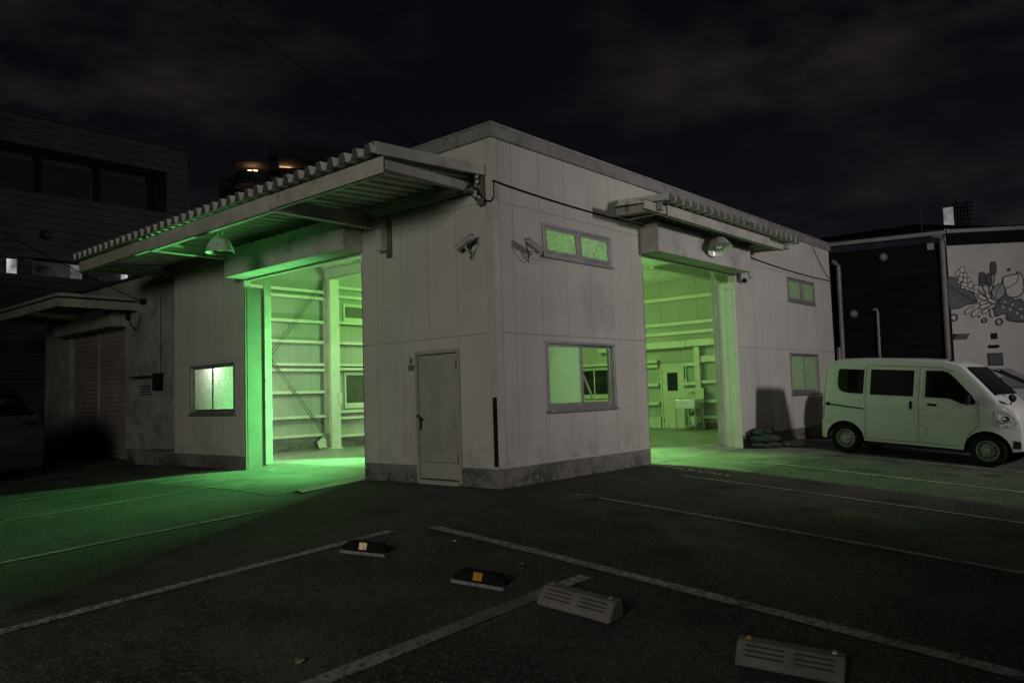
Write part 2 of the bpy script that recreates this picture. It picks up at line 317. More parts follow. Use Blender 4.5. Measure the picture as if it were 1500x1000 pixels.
# ------------------------------------------------------------------ mesh builder
def world_loc(o):
    v = Vector((0, 0, 0))
    while o is not None: v = v + o.location; o = o.parent
    return v
class MB:
    def __init__(s): s.v = []; s.f = []; s.mi = []; s.cur = 0
    def add(s, vs, fs):
        b = len(s.v); s.v += [Vector(p) for p in vs]; s.f += [tuple(b + i for i in f) for f in fs]; s.mi += [s.cur] * len(fs); return s
    def box(s, x0, x1, y0, y1, z0, z1):
        vs = [(x, y, z) for x in (x0, x1) for y in (y0, y1) for z in (z0, z1)]
        return s.add(vs, [(0, 1, 3, 2), (4, 6, 7, 5), (0, 4, 5, 1), (2, 3, 7, 6), (0, 2, 6, 4), (1, 5, 7, 3)])
    def obox(s, o, ax, ay, az, a, b, c):
        """box at corner o spanned by vectors"""
        o = Vector(o); vs = [o + ax * (a * i) + ay * (b * j) + az * (c * k) for i in (0, 1) for j in (0, 1) for k in (0, 1)]
        return s.add(vs, [(0, 1, 3, 2), (4, 6, 7, 5), (0, 4, 5, 1), (2, 3, 7, 6), (0, 2, 6, 4), (1, 5, 7, 3)])
    def tube(s, pts, r, n=8, cap=True):
        pts = [Vector(p) for p in pts]; rings = []
        up = Vector((0, 0, 1))
        for i, p in enumerate(pts):
            t = (pts[min(i + 1, len(pts) - 1)] - pts[max(i - 1, 0)]).normalized()
            a = t.cross(up)
            if a.length < .05: a = t.cross(Vector((1, 0, 0)))
            a.normalize(); b = t.cross(a)
            rr = r[i] if isinstance(r, (list, tuple)) else r
            rings.append([p + a * (rr * math.cos(2 * math.pi * k / n)) + b * (rr * math.sin(2 * math.pi * k / n)) for k in range(n)])
        vs = [q for g in rings for q in g]
        fs = [(i * n + k, i * n + (k + 1) % n, (i + 1) * n + (k + 1) % n, (i + 1) * n + k) for i in range(len(pts) - 1) for k in range(n)]
        if cap: fs += [tuple(range(n))[::-1], tuple(range((len(pts) - 1) * n, len(pts) * n))]
        return s.add(vs, fs)
    def lathe(s, prof, o=(0, 0, 0), axis=(0, 0, 1), n=24):
        """prof: (radius, height along axis)"""
        o = Vector(o); w = Vector(axis).normalized(); a = w.orthogonal().normalized(); b = w.cross(a); vs = []
        for r, h in prof:
            vs += [o + w * h + a * (max(r, 1e-4) * math.cos(2 * math.pi * k / n)) + b * (max(r, 1e-4) * math.sin(2 * math.pi * k / n)) for k in range(n)]
        fs = [(i * n + k, i * n + (k + 1) % n, (i + 1) * n + (k + 1) % n, (i + 1) * n + k) for i in range(len(prof) - 1) for k in range(n)]
        return s.add(vs, fs)
    def prism(s, poly, d):
        """polygon (3-D points) pushed by vector d"""
        n = len(poly); d = Vector(d); vs = [Vector(p) for p in poly] + [Vector(p) + d for p in poly]
        return s.add(vs, [tuple(range(n))[::-1], tuple(range(n, 2 * n))] + [(i, (i + 1) % n, n + (i + 1) % n, n + i) for i in range(n)])
    def build(s, name, m, parent=None, world=True, bevel=0, smooth=False, solid=0, angle=35):
        off = world_loc(parent) if (world and parent is not None) else Vector((0, 0, 0))
        me = bpy.data.meshes.new(name); me.from_pydata([tuple(p - off) for p in s.v], [], s.f)
        ms = m if isinstance(m, (list, tuple)) else [m]
        for q in ms: me.materials.append(M[q])
        if len(ms) > 1:
            for p, i in zip(me.polygons, s.mi): p.material_index = i
        bm = bmesh.new(); bm.from_mesh(me); bmesh.ops.recalc_face_normals(bm, faces=bm.faces); bm.to_mesh(me); bm.free()
        o = bpy.data.objects.new(name, me); col.objects.link(o)
        if parent is not None: o.parent = parent
        if smooth:
            for p in me.polygons: p.use_smooth = True
            me.set_sharp_from_angle(angle=R(angle))
        if solid:
            md = o.modifiers.new('thickness', 'SOLIDIFY'); md.thickness = solid; md.offset = 0
        if bevel:
            md = o.modifiers.new('edges', 'BEVEL'); md.width = bevel; md.segments = 2; md.limit_method = 'ANGLE'; md.angle_limit = R(40)
        return o
def tag(o, label=None, cat=None, group=None, kind=None):
    if label: o['label'] = label
    if cat: o['category'] = cat
    if group: o['group'] = group
    if kind: o['kind'] = kind
    return o
def thing(name, label, cat, loc=(0, 0, 0), group=None):
    o = bpy.data.objects.new(name, None); col.objects.link(o); o.location = loc; o.empty_display_size = .2
    return tag(o, label, cat, group)
def copy_tree(o, parent=None):
    c = o.copy(); col.objects.link(c); c.parent = parent
    for ch in list(o.children): copy_tree(ch, c)
    return c
def holed(b, P, u0, u1, v0, v1, t, holes):
    """wall slab in the (u,v) plane with thickness t: P(u, v, depth) gives the point; holes (ua,ub,va,vb)"""
    us = sorted({u0, u1, *[h[0] for h in holes], *[h[1] for h in holes]}); vs = sorted({v0, v1, *[h[2] for h in holes], *[h[3] for h in holes]})
    us = [x for x in us if u0 <= x <= u1]; vs = [x for x in vs if v0 <= x <= v1]
    def solid(i, j):
        if not (0 <= i < len(us) - 1 and 0 <= j < len(vs) - 1): return False
        a, c = (us[i] + us[i + 1]) / 2, (vs[j] + vs[j + 1]) / 2
        return not any(h[0] < a < h[1] and h[2] < c < h[3] for h in holes)
    for i in range(len(us) - 1):
        for j in range(len(vs) - 1):
            if not solid(i, j): continue
            a, c, d, e = us[i], us[i + 1], vs[j], vs[j + 1]
            for w in (0, t): b.add([P(a, d, w), P(c, d, w), P(c, e, w), P(a, e, w)], [(0, 1, 2, 3)])
            for ok, p, q in ((solid(i - 1, j), (a, d), (a, e)), (solid(i + 1, j), (c, d), (c, e)), (solid(i, j - 1), (a, d), (c, d)), (solid(i, j + 1), (a, e), (c, e))):
                if not ok: b.add([P(*p, 0), P(*q, 0), P(*q, t), P(*p, t)], [(0, 1, 2, 3)])

# ------------------------------------------------------------------ ground
def grid_axis():
    a = [x * .25 for x in range(-64, 65)]
    out = [20, 25, 32, 45, 70, 120, 220, 400]
    return [-x for x in out[::-1]] + a + out
gx_ = grid_axis(); n = len(gx_); b = MB()
b.add([(x, y, zg(x, y)) for x in gx_ for y in gx_], [(i * n + j, (i + 1) * n + j, (i + 1) * n + j + 1, i * n + j + 1) for i in range(n - 1) for j in range(n - 1)])
tag(b.build('ground', 'asphalt', smooth=True), 'dark asphalt of the car park around the workshop', 'ground', kind='structure')

def sheet(poly_fn, nu, nv, name, m, lift, label, cat, group=None):
    b = MB(); P = [poly_fn(i / nu, j / nv) for i in range(nu + 1) for j in range(nv + 1)]
    b.add([(x, y, zg(x, y) + lift) for x, y in P], [(i * (nv + 1) + j, (i + 1) * (nv + 1) + j, (i + 1) * (nv + 1) + j + 1, i * (nv + 1) + j + 1) for i in range(nu) for j in range(nv)])
    return tag(b.build(name, m, smooth=True), label, cat, group, 'structure')
sheet(lambda u, v: (-2.05 + 2.03 * u + .12 * math.sin(v * 5) * (1 - u), 2.95 + 5.0 * v), 12, 24, 'concrete_apron', 'apron', .004, 'concrete apron in front of the left doorway', 'apron')
sheet(lambda u, v: (4.0 + 5.3 * u, -2.1 + 2.08 * v + .08 * math.sin(u * 6) * (1 - v)), 24, 12, 'concrete_apron', 'apron_y', .004, 'concrete apron in front of the right doorway', 'apron')

def pline(p, q, w, label):
    p, q = Vector(p), Vector(q); d = (q - p).normalized(); nn = Vector((-d.y, d.x)); L = max(8, int((q - p).length / .2))
    def f(u, v):
        a = p + (q - p) * u + nn * ((v - .5) * w * (1 + .06 * math.sin(u * 37))); return a.x, a.y
    return sheet(f, L, 1, 'parking_line', 'line', .009, label, 'parking line', 'white lines of the parking bays')
W_ = .125
pline((-11.5, -3.45), (-2.95, -3.66), .15, 'worn white bay line meeting the larger concrete wheel stop')
pline((-11, -.96), (-2.98, -.99), W_, 'long white bay line ending beside the far rubber wheel stop')
pline((-12, 1.9), (-2.86, 1.84), .10, 'white bay line just outside the edge of the green light pool')
pline((-12, 5.2), (-1.9, 5.12), .09, 'white bay line running through the green light pool to the left')
pline((-12, 7.36), (-1.3, 7.56), .07, 'faint white bay line along the far edge of the green light pool')
pline((-2.57, -1.25), (-2.78, -7.6), .14, 'white bay line running past both concrete wheel stops to the lower right')
pline((.13, -1.3), (-.16, -8.5), .11, 'white bay line starting in front of the larger sash window')
pline((2.92, -1.44), (2.62, -8.5), .09, 'white bay line starting at the left side of the right doorway')
pline((5.7, -1.26), (5.5, -8), .085, 'white bay line crossing in front of the right doorway')
pline((8.28, -1.5), (8.34, -8), .08, 'white bay line directly beside the parked white van')

# ------------------------------------------------------------------ workshop
WX, WY, H, T = 14.95, 10.5, 5.63, .15
shop = thing('workshop_building', 'pale panelled workshop with open doorways spilling green light', 'building')
DOORX, DOORY, DZ = (4.3, 8.4), (3.24, 7.3), 4.08
wins_x = [(1.2, 3.2, 3.70, 4.25), (1.2, 3.2, 1.13, 2.28), (11.58, 13.55, 3.68, 4.33), (11.5, 13.55, 1.19, 2.29)]
wins_y = [(7.7, 9.7, 1.19, 2.32)]
mand = (.83, 1.82, .02, 2.15)
b = MB(); holed(b, lambda u, v, w: (u, w, v), 0, WX, .31, 5.41, T, wins_x + [(DOORX[0], DOORX[1], 0, DZ)])
b.build('front_wall', 'wall_x', shop)
b = MB(); holed(b, lambda u, v, w: (w, u, v), T + .001, WY, .31, 5.41, T, wins_y + [(DOORY[0], DOORY[1], 0, DZ), (mand[0], mand[1], 0, mand[3])])
b.build('side_wall', 'wall_y', shop)
bw = [(4.85, 6.9, 3.68, 4.2), (4.85, 6.9, 1.22, 2.22), (9.9, 11.9, 1.22, 2.22)]
b = MB(); holed(b, lambda u, v, w: (u, WY - w, v), T + .001, WX, 0, 5.41, T, bw)
b.build('rear_wall', 'wall_ix', shop)
fw = [(7.6, 9.6, 1.22, 2.3)]
b = MB(); holed(b, lambda u, v, w: (WX - w, u, v), T + .001, WY - T - .001, 0, 5.41, T, fw)
b.build('end_wall', 'wall_iy', shop)
# inner lining of the two street walls
b = MB(); holed(b, lambda u, v, w: (u, T + .002 + w, v), T + .03, WX - T - .01, .1, 5.2, .015, wins_x + [(DOORX[0], DOORX[1], 0, DZ)])
holed(b, lambda u, v, w: (T + .002 + w, u, v), T + .03, WY - T - .01, .1, 5.2, .015, wins_y + [(DOORY[0], DOORY[1], 0, DZ), (mand[0], mand[1], 0, mand[3])])
b.build('wall_lining', 'wall_in', shop)
# plinth
for x0, x1 in ((-.012, DOORX[0]), (DOORX[1], WX)):
    b = MB(); b.box(x0, x1, -.012, T, -.35, .308); b.build('plinth', 'plinth', shop, bevel=.008)
for y0, y1 in ((T + .001, mand[0] - .03), (mand[1] + .03, DOORY[0]), (DOORY[1], WY)):
    b = MB(); b.box(-.012, T, y0, y1, -.2, .308); b.build('plinth', 'plinth', shop, bevel=.008)
# flashing strip over the plinth
for x0, x1 in ((0, DOORX[0]), (DOORX[1], WX)):
    b = MB(); b.box(x0, x1, -.02, -.0125, .296, .322); b.build('plinth_flashing', 'trim', shop)
for y0, y1 in ((0, mand[0] - .03), (mand[1] + .03, DOORY[0]), (DOORY[1], WY)):
    b = MB(); b.box(-.02, -.0125, y0, y1, .296, .322); b.build('plinth_flashing', 'trim', shop)
# slab with ramped lips under the doors
b = MB(); b.box(.75, WX - T, .75, WY - T, -.1, .1)
b.box(T, .75, T + .6, DOORY[0], -.1, .099); b.box(T, .75, DOORY[1], WY - T, -.1, .099); b.box(.75, DOORX[0], T, .75, -.1, .099); b.box(DOORX[1], WX - T, T, .75, -.1, .099); b.box(T, .75, T, .75, -.1, .098)
b.add([(-.01, DOORY[0], .006), (-.01, DOORY[1], .006), (.75, DOORY[1], .1), (.75, DOORY[0], .1)], [(0, 1, 2, 3)])
b.add([(DOORX[0], -.01, .006), (DOORX[1], -.01, .006), (DOORX[1], .75, .1), (DOORX[0], .75, .1)], [(0, 1, 2, 3)])
b.build('floor_slab', 'slab', shop)
# roof, coping
b = MB(); b.box(T, WX - T, T, WY - T, 5.24, 5.38); b.build('roof', 'deck', shop)
b = MB(); b.box(-.05, WX + .05, -.05, .2, 5.412, H); b.box(-.05, .2, .2, WY + .05, 5.412, H); b.box(.2, WX + .05, WY - .2, WY + .05, 5.412, H); b.box(WX - .2, WX + .05, .2, WY - .2, 5.412, H)
b.build('coping', 'fascia', shop, bevel=.01)
b = MB(); b.box(-.062, WX + .06, -.062, -.0505, 5.6, 5.645); b.box(-.062, -.0505, -.0505, WY + .06, 5.6, 5.645); b.build('coping_edge', 'alu_dull', shop)
# corner trim and rubber guard
b = MB(); b.box(-.012, .13, -.012, -.0005, .325, 5.41); b.box(-.012, -.0005, -.0005, .13, .325, 5.41); b.build('corner_trim', 'trim', shop, bevel=.004)
b = MB(); b.box(-.03, -.0125, .02, .10, .33, 1.38); b.build('corner_guard', 'black', shop, bevel=.006)
# ceiling corrugation + beams
b = MB(); y = .2
b2 = MB()
def corr(bm_, P, length, w, n, h, z0, z1, ends=None):
    """folded plate: n ribs across length, each running w; P(t, s, z)"""
    st = length / n; prof = []
    for i in range(n):
        for f, q in ((0, 0), (.18, 0), (.36, 1), (.64, 1), (.82, 0)): prof.append(((i + f) * st, q * h))
    prof.append((length, 0))
    vs = []; m = len(prof)
    for t, q in prof: vs += [P(t, 0, z0 + q), P(t, w, z1 + q)]
    bm_.add(vs, [(2 * i, 2 * i + 2, 2 * i + 3, 2 * i + 1) for i in range(m - 1)])
    for i in range(n):      # closed ends of each crest
        a = [( (i + .18) * st, 0), ((i + .36) * st, h), ((i + .64) * st, h), ((i + .82) * st, 0)]
        if ends: bm_.cur = 1; bm_.add([P(t, w - .002, z1 + q) for t, q in a], [(0, 1, 2, 3)]); bm_.cur = 0
corr(b, lambda t, s, z: (T + .05 + t, T + .05 + s, z), 14.5, 10.1, 40, .09, 5.12, 5.12); b.build('ceiling_deck', 'deck', shop)
for xb in (4.25, 9.6):
    b = MB(); b.box(xb - .09, xb + .09, T + .02, WY - T - .02, 4.78, 4.80); b.box(xb - .09, xb + .09, T + .02, WY - T - .02, 5.08, 5.10); b.box(xb - .01, xb + .01, T + .02, WY - T - .02, 4.8, 5.08)
    b.build('roof_beam', 'steel_in', shop)
# haunch and horizontal bracing under the roof
b = MB(); b.tube([(4.4, .6, 4.85), (9.5, 5.2, 4.85)], .012); b.tube([(9.5, .6, 4.83), (4.4, 5.2, 4.83)], .012)
b.tube([(11.2, .3, 4.7), (12.6, 1.5, 5.1)], .03); b.build('roof_brace', 'steel_in', shop)
b = MB(); b.box(9.7, WX - T, 2.9, 3.05, 4.74, 5.08); b.build('roof_beam', 'steel_in', shop)
# columns
def h_col(x, y, along, z1, name='column'):
    b = MB(); e = .15
    if along == 'y':
        b.box(x - e, x + e, y - .17, y - .15, .1, z1); b.box(x - e, x + e, y + .15, y + .17, .1, z1); b.box(x - .01, x + .01, y - .15, y + .15, .1, z1); b.box(x - .19, x + .19, y - .21, y + .17, .1, .125)
    else:
        b.box(x - .17, x - .15, y - e, y + e, .1, z1); b.box(x + .15, x + .17, y - e, y + e, .1, z1); b.box(x - .15, x + .15, y - .01, y + .01, .1, z1); b.box(x - .21, x + .17, y - .19, y + .19, .1, .125)
    return b.build(name, 'steel_in', shop)
for xc in (4.25, 9.6): h_col(xc, WY - T - .28, 'y', 4.775)
h_col(.42, WY - T - .32, 'y', 5.1); h_col(WX - T - .35, 8.4 + 1.6, 'x', 5.1)
# girts: rear wall
def girt_x(z, x0, x1, d=.19):
    b = MB(); y1 = WY - T - .003; b.box(x0, x1, y1 - d, y1, z + .030, z + .037); b.box(x0, x1, y1 - d - .004, y1 - d, z - .04, z + .037); b.box(x0, x1, y1 - d, y1 - .09, z - .04, z - .033); b.build('girt', 'steel_in', shop)
for z in (4.44, 4.26, 3.60, 3.04, 2.42, 2.27, 1.67, 1.0, .50):
    girt_x(z, .6, 4.09); 
for z in (4.62, 4.36, 3.62, 3.04, 2.42, 2.30, 1.10, .92, .42):
    girt_x(z, 4.41, 9.44)
for z in (4.40, 3.04, 2.42, 1.08, .5): girt_x(z, 9.77, WX - T - .02)
b = MB(); b.box(T + .02, WX - T - .02, WY - T - .07, WY - T - .003, .1, .3); b.build('kerb_wall', 'plinth', shop)
# cross bracing
for dy, (p, q) in ((.02, ((.55, .35), (4.1, 4.7))), (.06, ((.55, 4.7), (4.1, .35)))):
    for e in (0, .11):
        b = MB(); yy = WY - T - .17 - dy; b.tube([(p[0], yy, p[1] + e), (q[0], yy, q[1] + e)], .010, 6); b.build('brace_rod', 'rail', shop)
for p, q in (((1.0, .34, 4.3), (3.72, .34, .12)), ((.14, .40, .15), (3.1, .40, 4.3))):
    b = MB(); b.tube([p, q], .02, 8); b.build('brace_rod', 'steel_in', shop)
b = MB(); b.prism([(4.1, WY - T - .2, .13), (4.1, WY - T - .2, .52), (3.78, WY - T - .2, .3), (3.85, WY - T - .2, .13)], (0, -.012, 0)); b.build('gusset_plate', 'steel_in', shop)
b = MB(); b.box(4.3, 4.42, WY - T - .5, WY - T - .452, 1.32, 1.62); b.build('switch_box', 'white_in', shop, bevel=.006)
# rear and end windows (night outside)
def sash_window(holes, P, wide, glassL, glassR, name='window', depth=.09, front=.0, frame='alu', proud=.022, rails=.045, mid=True, sill=True):
    u0, u1, v0, v1 = holes
    b = MB(); e = rails
    def bx(a, c, d, f, w0, w1, bb=None): (bb or b).prism([P(a, d, w0), P(c, d, w0), P(c, f, w0), P(a, f, w0)], Vector(P(a, d, w1)) - Vector(P(a, d, w0)))
    bx(u0 + .002, u1 - .002, v1 - e, v1 - .002, -proud, depth); bx(u0 + .002, u1 - .002, v0 + .002, v0 + e, -proud, depth)
    bx(u0 + .002, u0 + e, v0 + e, v1 - e, -proud, depth); bx(u1 - e, u1 - .002, v0 + e, v1 - e, -proud, depth)
    fr = b.build(name, frame, shop, bevel=.003)
    if sill:
        b = MB(); bx(u0 - .03, u1 + .03, v0 - .035, v0 + .001, -proud - .03, .0); b.build('sill', frame, fr, bevel=.003)
    um = (u0 + u1) / 2
    for k, (a, c, w, g) in enumerate(((u0 + e, um + .028, .012, glassL), (um - .028, u1 - e, .05, glassR))):
        s_ = .042; b = MB(); w0, w1 = w, w + .03
        bx(a + .001, c, v1 - e - s_, v1 - e - .001, w0, w1); bx(a + .001, c, v0 + e + .001, v0 + e + s_ * 1.7, w0, w1); bx(a + .001, a + s_, v0 + e + s_ * 1.7, v1 - e - s_, w0, w1); bx(c - s_, c, v0 + e + s_ * 1.7, v1 - e - s_, w0, w1)
        b.build('sash', frame, fr, bevel=.002)
        b = MB(); wv = (w0 + w1) / 2; b.add([P(a + s_, v0 + e + s_ * 1.7, wv), P(c - s_, v0 + e + s_ * 1.7, wv), P(c - s_, v1 - e - s_, wv), P(a + s_, v1 - e - s_, wv)], [(0, 1, 2, 3)])
        b.build('pane', g, fr)
    return fr
PX = lambda u, v, w: (u, w, v)
PY = lambda u, v, w: (w, u, v)
PB = lambda u, v, w: (u, WY - T + w - .02, v)
PE = lambda u, v, w: (WX - T + w - .02, u, v)
sash_window(wins_x[1], PX, 2, 'frost_sash', 'clear')
sash_window(wins_x[3], PX, 2, 'frost_far', 'frost_far')
sash_window(wins_y[0], PY, 2, 'frost_side', 'frost_side')
for h_ in bw: sash_window(h_, PB, 2, 'dull_pane', 'dull_pane', frame='steel_in')
for h_ in fw: sash_window(h_, PE, 2, 'dark_glass', 'dark_glass', frame='steel_in')
# top-hung vent windows: two framed leaves with hammered glass
def vent_window(hole, glass, tilt):
    u0, u1, v0, v1 = hole; e = .05; b = MB()
    def bx(bb, a, c, d, f, w0, w1): bb.box(a, c, w0, w1, d, f)
    bx(b, u0 + .002, u1 - .002, v1 - e, v1 - .002, -.025, .1); bx(b, u0 + .002, u1 - .002, v0 + .002, v0 + e, -.025, .1); bx(b, u0 + .002, u0 + e, v0 + e, v1 - e, -.025, .1); bx(b, u1 - e, u1 - .002, v0 + e, v1 - e, -.025, .1)
    um = (u0 + u1) / 2; bx(b, um - .03, um + .03, v0 + e, v1 - e, -.022, .1)
    fr = b.build('vent_window', 'alu', shop, bevel=.003)
    b = MB(); bx(b, u0 - .03, u1 + .03, v0 - .035, v0 + .001, -.055, 0); b.build('sill', 'alu', fr, bevel=.003)
    for a, c in ((u0 + e, um - .03), (um + .03, u1 - e)):
        b = MB(); s_ = .05; d, f = v0 + e, v1 - e
        def q(x, z, w): return (x, w - tilt * (f - z), z)
        for (x0, x1, z0, z1) in ((a + .002, c - .002, f - s_, f - .001), (a + .002, c - .002, d + .001, d + s_), (a + .002, a + s_, d + s_, f - s_), (c - s_, c - .002, d + s_, f - s_)):
            b.prism([q(x0, z0, -.005), q(x1, z0, -.005), q(x1, z1, -.005), q(x0, z1, -.005)], (0, .03, 0))
        b.build('vent_sash', 'alu_dull', fr)
        b = MB(); b.add([q(a + s_, d + s_, .012), q(c - s_, d + s_, .012), q(c - s_, f - s_, .012), q(a + s_, f - s_, .012)], [(0, 1, 2, 3)]); b.build('pane', glass, fr)
        b = MB(); b.tube([q(c - s_ - .03, d + s_, .03), (c - s_ - .03 - .16, .07, f - s_)], .006, 6); b.build('stay', 'black', fr)
vent_window(wins_x[0], 'frost_wire', .06); vent_window(wins_x[2], 'frost_far', .03)
# headers over the big doorways
b = MB(); b.box(-.44, -.001, DOORY[0] - .04, DOORY[1] + .02, DZ + .002, 4.66); b.build('door_header', 'header', shop, bevel=.006)
b = MB(); b.box(DOORX[0] - .02, DOORX[1] + .06, -.40, -.001, DZ + .002, 4.64); b.build('door_header', 'header', shop, bevel=.006)
b = MB(); b.box(.05, .09, DOORY[0] + .01, DOORY[1] - .01, DZ - .035, DZ - .002); b.build('door_track', 'steel_in', shop)
b = MB(); b.box(DOORX[0] + .01, DOORX[1] - .01, .05, .09, DZ - .035, DZ - .002); b.build('door_track', 'steel_in', shop)
# jambs: reveal, guide rails and the post behind
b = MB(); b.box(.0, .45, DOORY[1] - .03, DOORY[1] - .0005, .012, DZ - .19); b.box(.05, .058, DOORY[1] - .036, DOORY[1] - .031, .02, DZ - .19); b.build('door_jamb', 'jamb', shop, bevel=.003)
b = MB(); b.box(.451, .62, DOORY[1] - .055, DOORY[1] - .0005, .08, DZ + .3); b.build('door_post', 'steel', shop, bevel=.006)
b = MB(); b.box(DOORX[1] - .03, DOORX[1] - .0005, .0, .45, .012, DZ - .19); b.box(DOORX[1] - .045, DOORX[1] - .031, .1, .13, .03, DZ - .19); b.box(DOORX[1] - .045, DOORX[1] - .031, .26, .29, .05, DZ - .19); b.build('door_jamb', 'steel_in', shop, bevel=.003)
b = MB(); b.box(DOORX[1] - .09, DOORX[1] - .0005, .451, .56, .08, DZ + .3); b.build('door_post', 'steel', shop, bevel=.006)
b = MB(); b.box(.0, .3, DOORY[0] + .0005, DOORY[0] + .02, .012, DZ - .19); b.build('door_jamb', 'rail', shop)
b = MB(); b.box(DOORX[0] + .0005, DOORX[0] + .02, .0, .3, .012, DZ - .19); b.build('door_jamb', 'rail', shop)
# small steel door on the side wall
b = MB(); y0, y1, z0, z1 = mand
b.box(-.03, .1, y0 - .03, y0 + .03, z0, z1 + .03); b.box(-.03, .1, y1 - .03, y1 + .03, z0, z1 + .03); b.box(-.03, .1, y0 + .03, y1 - .03, z1 - .03, z1 + .03); b.box(-.045, .1, y0 + .03, y1 - .03, z0 - .14, z0 + .05)
fr = b.build('side_door_frame', 'door', shop, bevel=.004)
b = MB(); b.box(.012, .06, y0 + .031, y1 - .031, z0 + .051, z1 - .031); b.build('door_gap', 'door_gap', fr)
b = MB(); b.box(-.012, .0115, y0 + .047, y1 - .047, z0 + .07, z1 - .047); lf = b.build('side_door', 'door', shop, bevel=.004)
b = MB(); b.box(-.0145, -.0122, y0 + .06, y1 - .06, z0 + .335, z0 + .341); b.build('kick_seam', 'rust', lf)
for k in range(12):
    b = MB(); yy = y0 + .06 + random.random() * (y1 - y0 - .14); b.lathe([(0, -.0005), (.004 + .009 * random.random(), 0)], (-.0135, yy, z0 + .34 + random.gauss(0, .008)), (-1, 0, 0), 7); b.build('rust_spot', 'rust', lf)
for zz in (z1 - .2, z1 - .42, z1 - .78):
    b = MB(); b.lathe([(.012, -.001), (0, 0)], (-.0135, (y0 + y1) / 2 + random.gauss(0, .03), zz), (-1, 0, 0), 7); b.build('rust_spot', 'rust', lf)
b = MB(); yh = y1 - .085; b.box(-.022, -.0125, yh - .022, yh + .022, .88, 1.09); b.tube([(-.02, yh - .008, 1.08), (-.075, yh - .008, 1.07), (-.08, yh - .06, 1.06), (-.08, yh - .11, 1.055)], .012); b.tube([(-.03, yh + .01, 1.1), (-.06, yh + .04, 1.13), (-.05, yh + .06, 1.09)], .01)
b.build('door_handle', 'black', lf, bevel=.004)
for zz in (.35, 1.85):
    b = MB(); b.tube([(-.028, y0 + .035, zz), (-.028, y0 + .035, zz + .14)], .011); b.build('hinge', 'rust', lf)
# canopies -----------------------------------------------------------
def c_beam(b, p, q, h, w, nrm):
    """C-section from p to q (bottom line), height h, flanges of width w pointing along nrm"""
    p, q, nrm = Vector(p), Vector(q), Vector(nrm); d = q - p; up = Vector((0, 0, 1))
    for o, a, bb in ((Vector(), up * h, nrm * .012), (Vector(), nrm * w, up * .012), (up * (h - .012), nrm * w, up * .012)):
        s0 = p + o; vs = [s0, s0 + a, s0 + a + bb, s0 + bb]; b.prism(vs, d)
cz = lambda x: 4.80 + .10 * (1 + x / 2.15) * 1.0
b = MB(); corr(b, lambda t, s, z: (-.01 - s, .12 + t, z), 10.75, 2.2, 38, .15, 4.83, 4.72, True)
can = b.build('canopy', ['deck', 'rib'], shop)
b = MB(); c_beam(b, (-2.06, .12, 4.46), (-2.06, 2.9, 4.46), .255, .09, (1, 0, 0)); c_beam(b, (-2.08, 2.9, 4.43), (-2.08, 7.2, 4.43), .285, .09, (1, 0, 0)); c_beam(b, (-2.06, 7.2, 4.46), (-2.06, 10.75, 4.46), .255, .09, (1, 0, 0)); b.build('canopy_beam', 'steel', can)
b = MB(); c_beam(b, (-2.0, .13, 4.52), (-.02, .36, 4.60), .15, .08, (0, 1, 0)); b.build('canopy_end_beam', 'steel', can)
b = MB(); c_beam(b, (-2.0, 10.74, 4.48), (-.02, 10.74, 4.56), .16, .08, (0, -1, 0)); b.build('canopy_end_beam', 'steel', can)
for yy in (2.9, 7.2):
    b = MB(); b.box(-1.99, -.02, yy - .06, yy + .06, 4.44, 4.452); b.box(-1.99, -.02, yy - .06, yy + .06, 4.66, 4.672); b.box(-1.99, -.02, yy - .006, yy + .006, 4.452, 4.66); b.build('canopy_bracket', 'steel', can)
b = MB(); c_beam(b, (-.012, .2, 4.62), (-.012, 10.7, 4.62), .16, .08, (-1, 0, 0)); b.build('canopy_purlin', 'steel', can)
b = MB(); b.prism([(-2.2, .10, 4.70), (-2.2, .10, 4.87), (.0, .10, 4.98), (.0, .10, 4.83)], (0, .012, 0)); b.prism([(-2.2, .112, 4.87), (-2.2, .2, 4.87), (.0, .2, 4.98), (.0, .112, 4.98)], (0, 0, -.01)); b.build('canopy_verge', 'steel', can)
b = MB(); corr(b, lambda t, s, z: (3.42 + t, -.01 - s, z), 6.3, 1.1, 22, .14, 4.88, 4.80, True)
can2 = b.build('canopy', ['deck', 'rib'], shop)
b = MB(); c_beam(b, (2.98, -.9, 4.60), (3.75, -.9, 4.60), .18, .08, (0, 1, 0)); c_beam(b, (3.75, -.93, 4.58), (8.35, -.93, 4.58), .22, .08, (0, 1, 0)); c_beam(b, (8.35, -.9, 4.60), (9.2, -.9, 4.60), .16, .08, (0, 1, 0)); b.build('canopy_beam', 'steel', can2)
for xx in (3.42, 8.35 + .9):
    b = MB(); c_beam(b, (xx, -.02, 4.68), (xx, -1.0, 4.63), .17, .07, (1, 0, 0)); b.build('canopy_end_beam', 'steel', can2)
for xx in (3.75, 8.35):
    b = MB(); b.box(xx - .05, xx + .05, -.88, -.01, 4.655, 4.667); b.box(xx - .006, xx + .006, -.88, -.01, 4.667, 4.80); b.build('canopy_bracket', 'steel', can2)
b = MB(); c_beam(b, (3.35, -.012, 4.66), (9.5, -.012, 4.66), .2, .08, (0, -1, 0)); b.build('canopy_purlin', 'steel', can2)
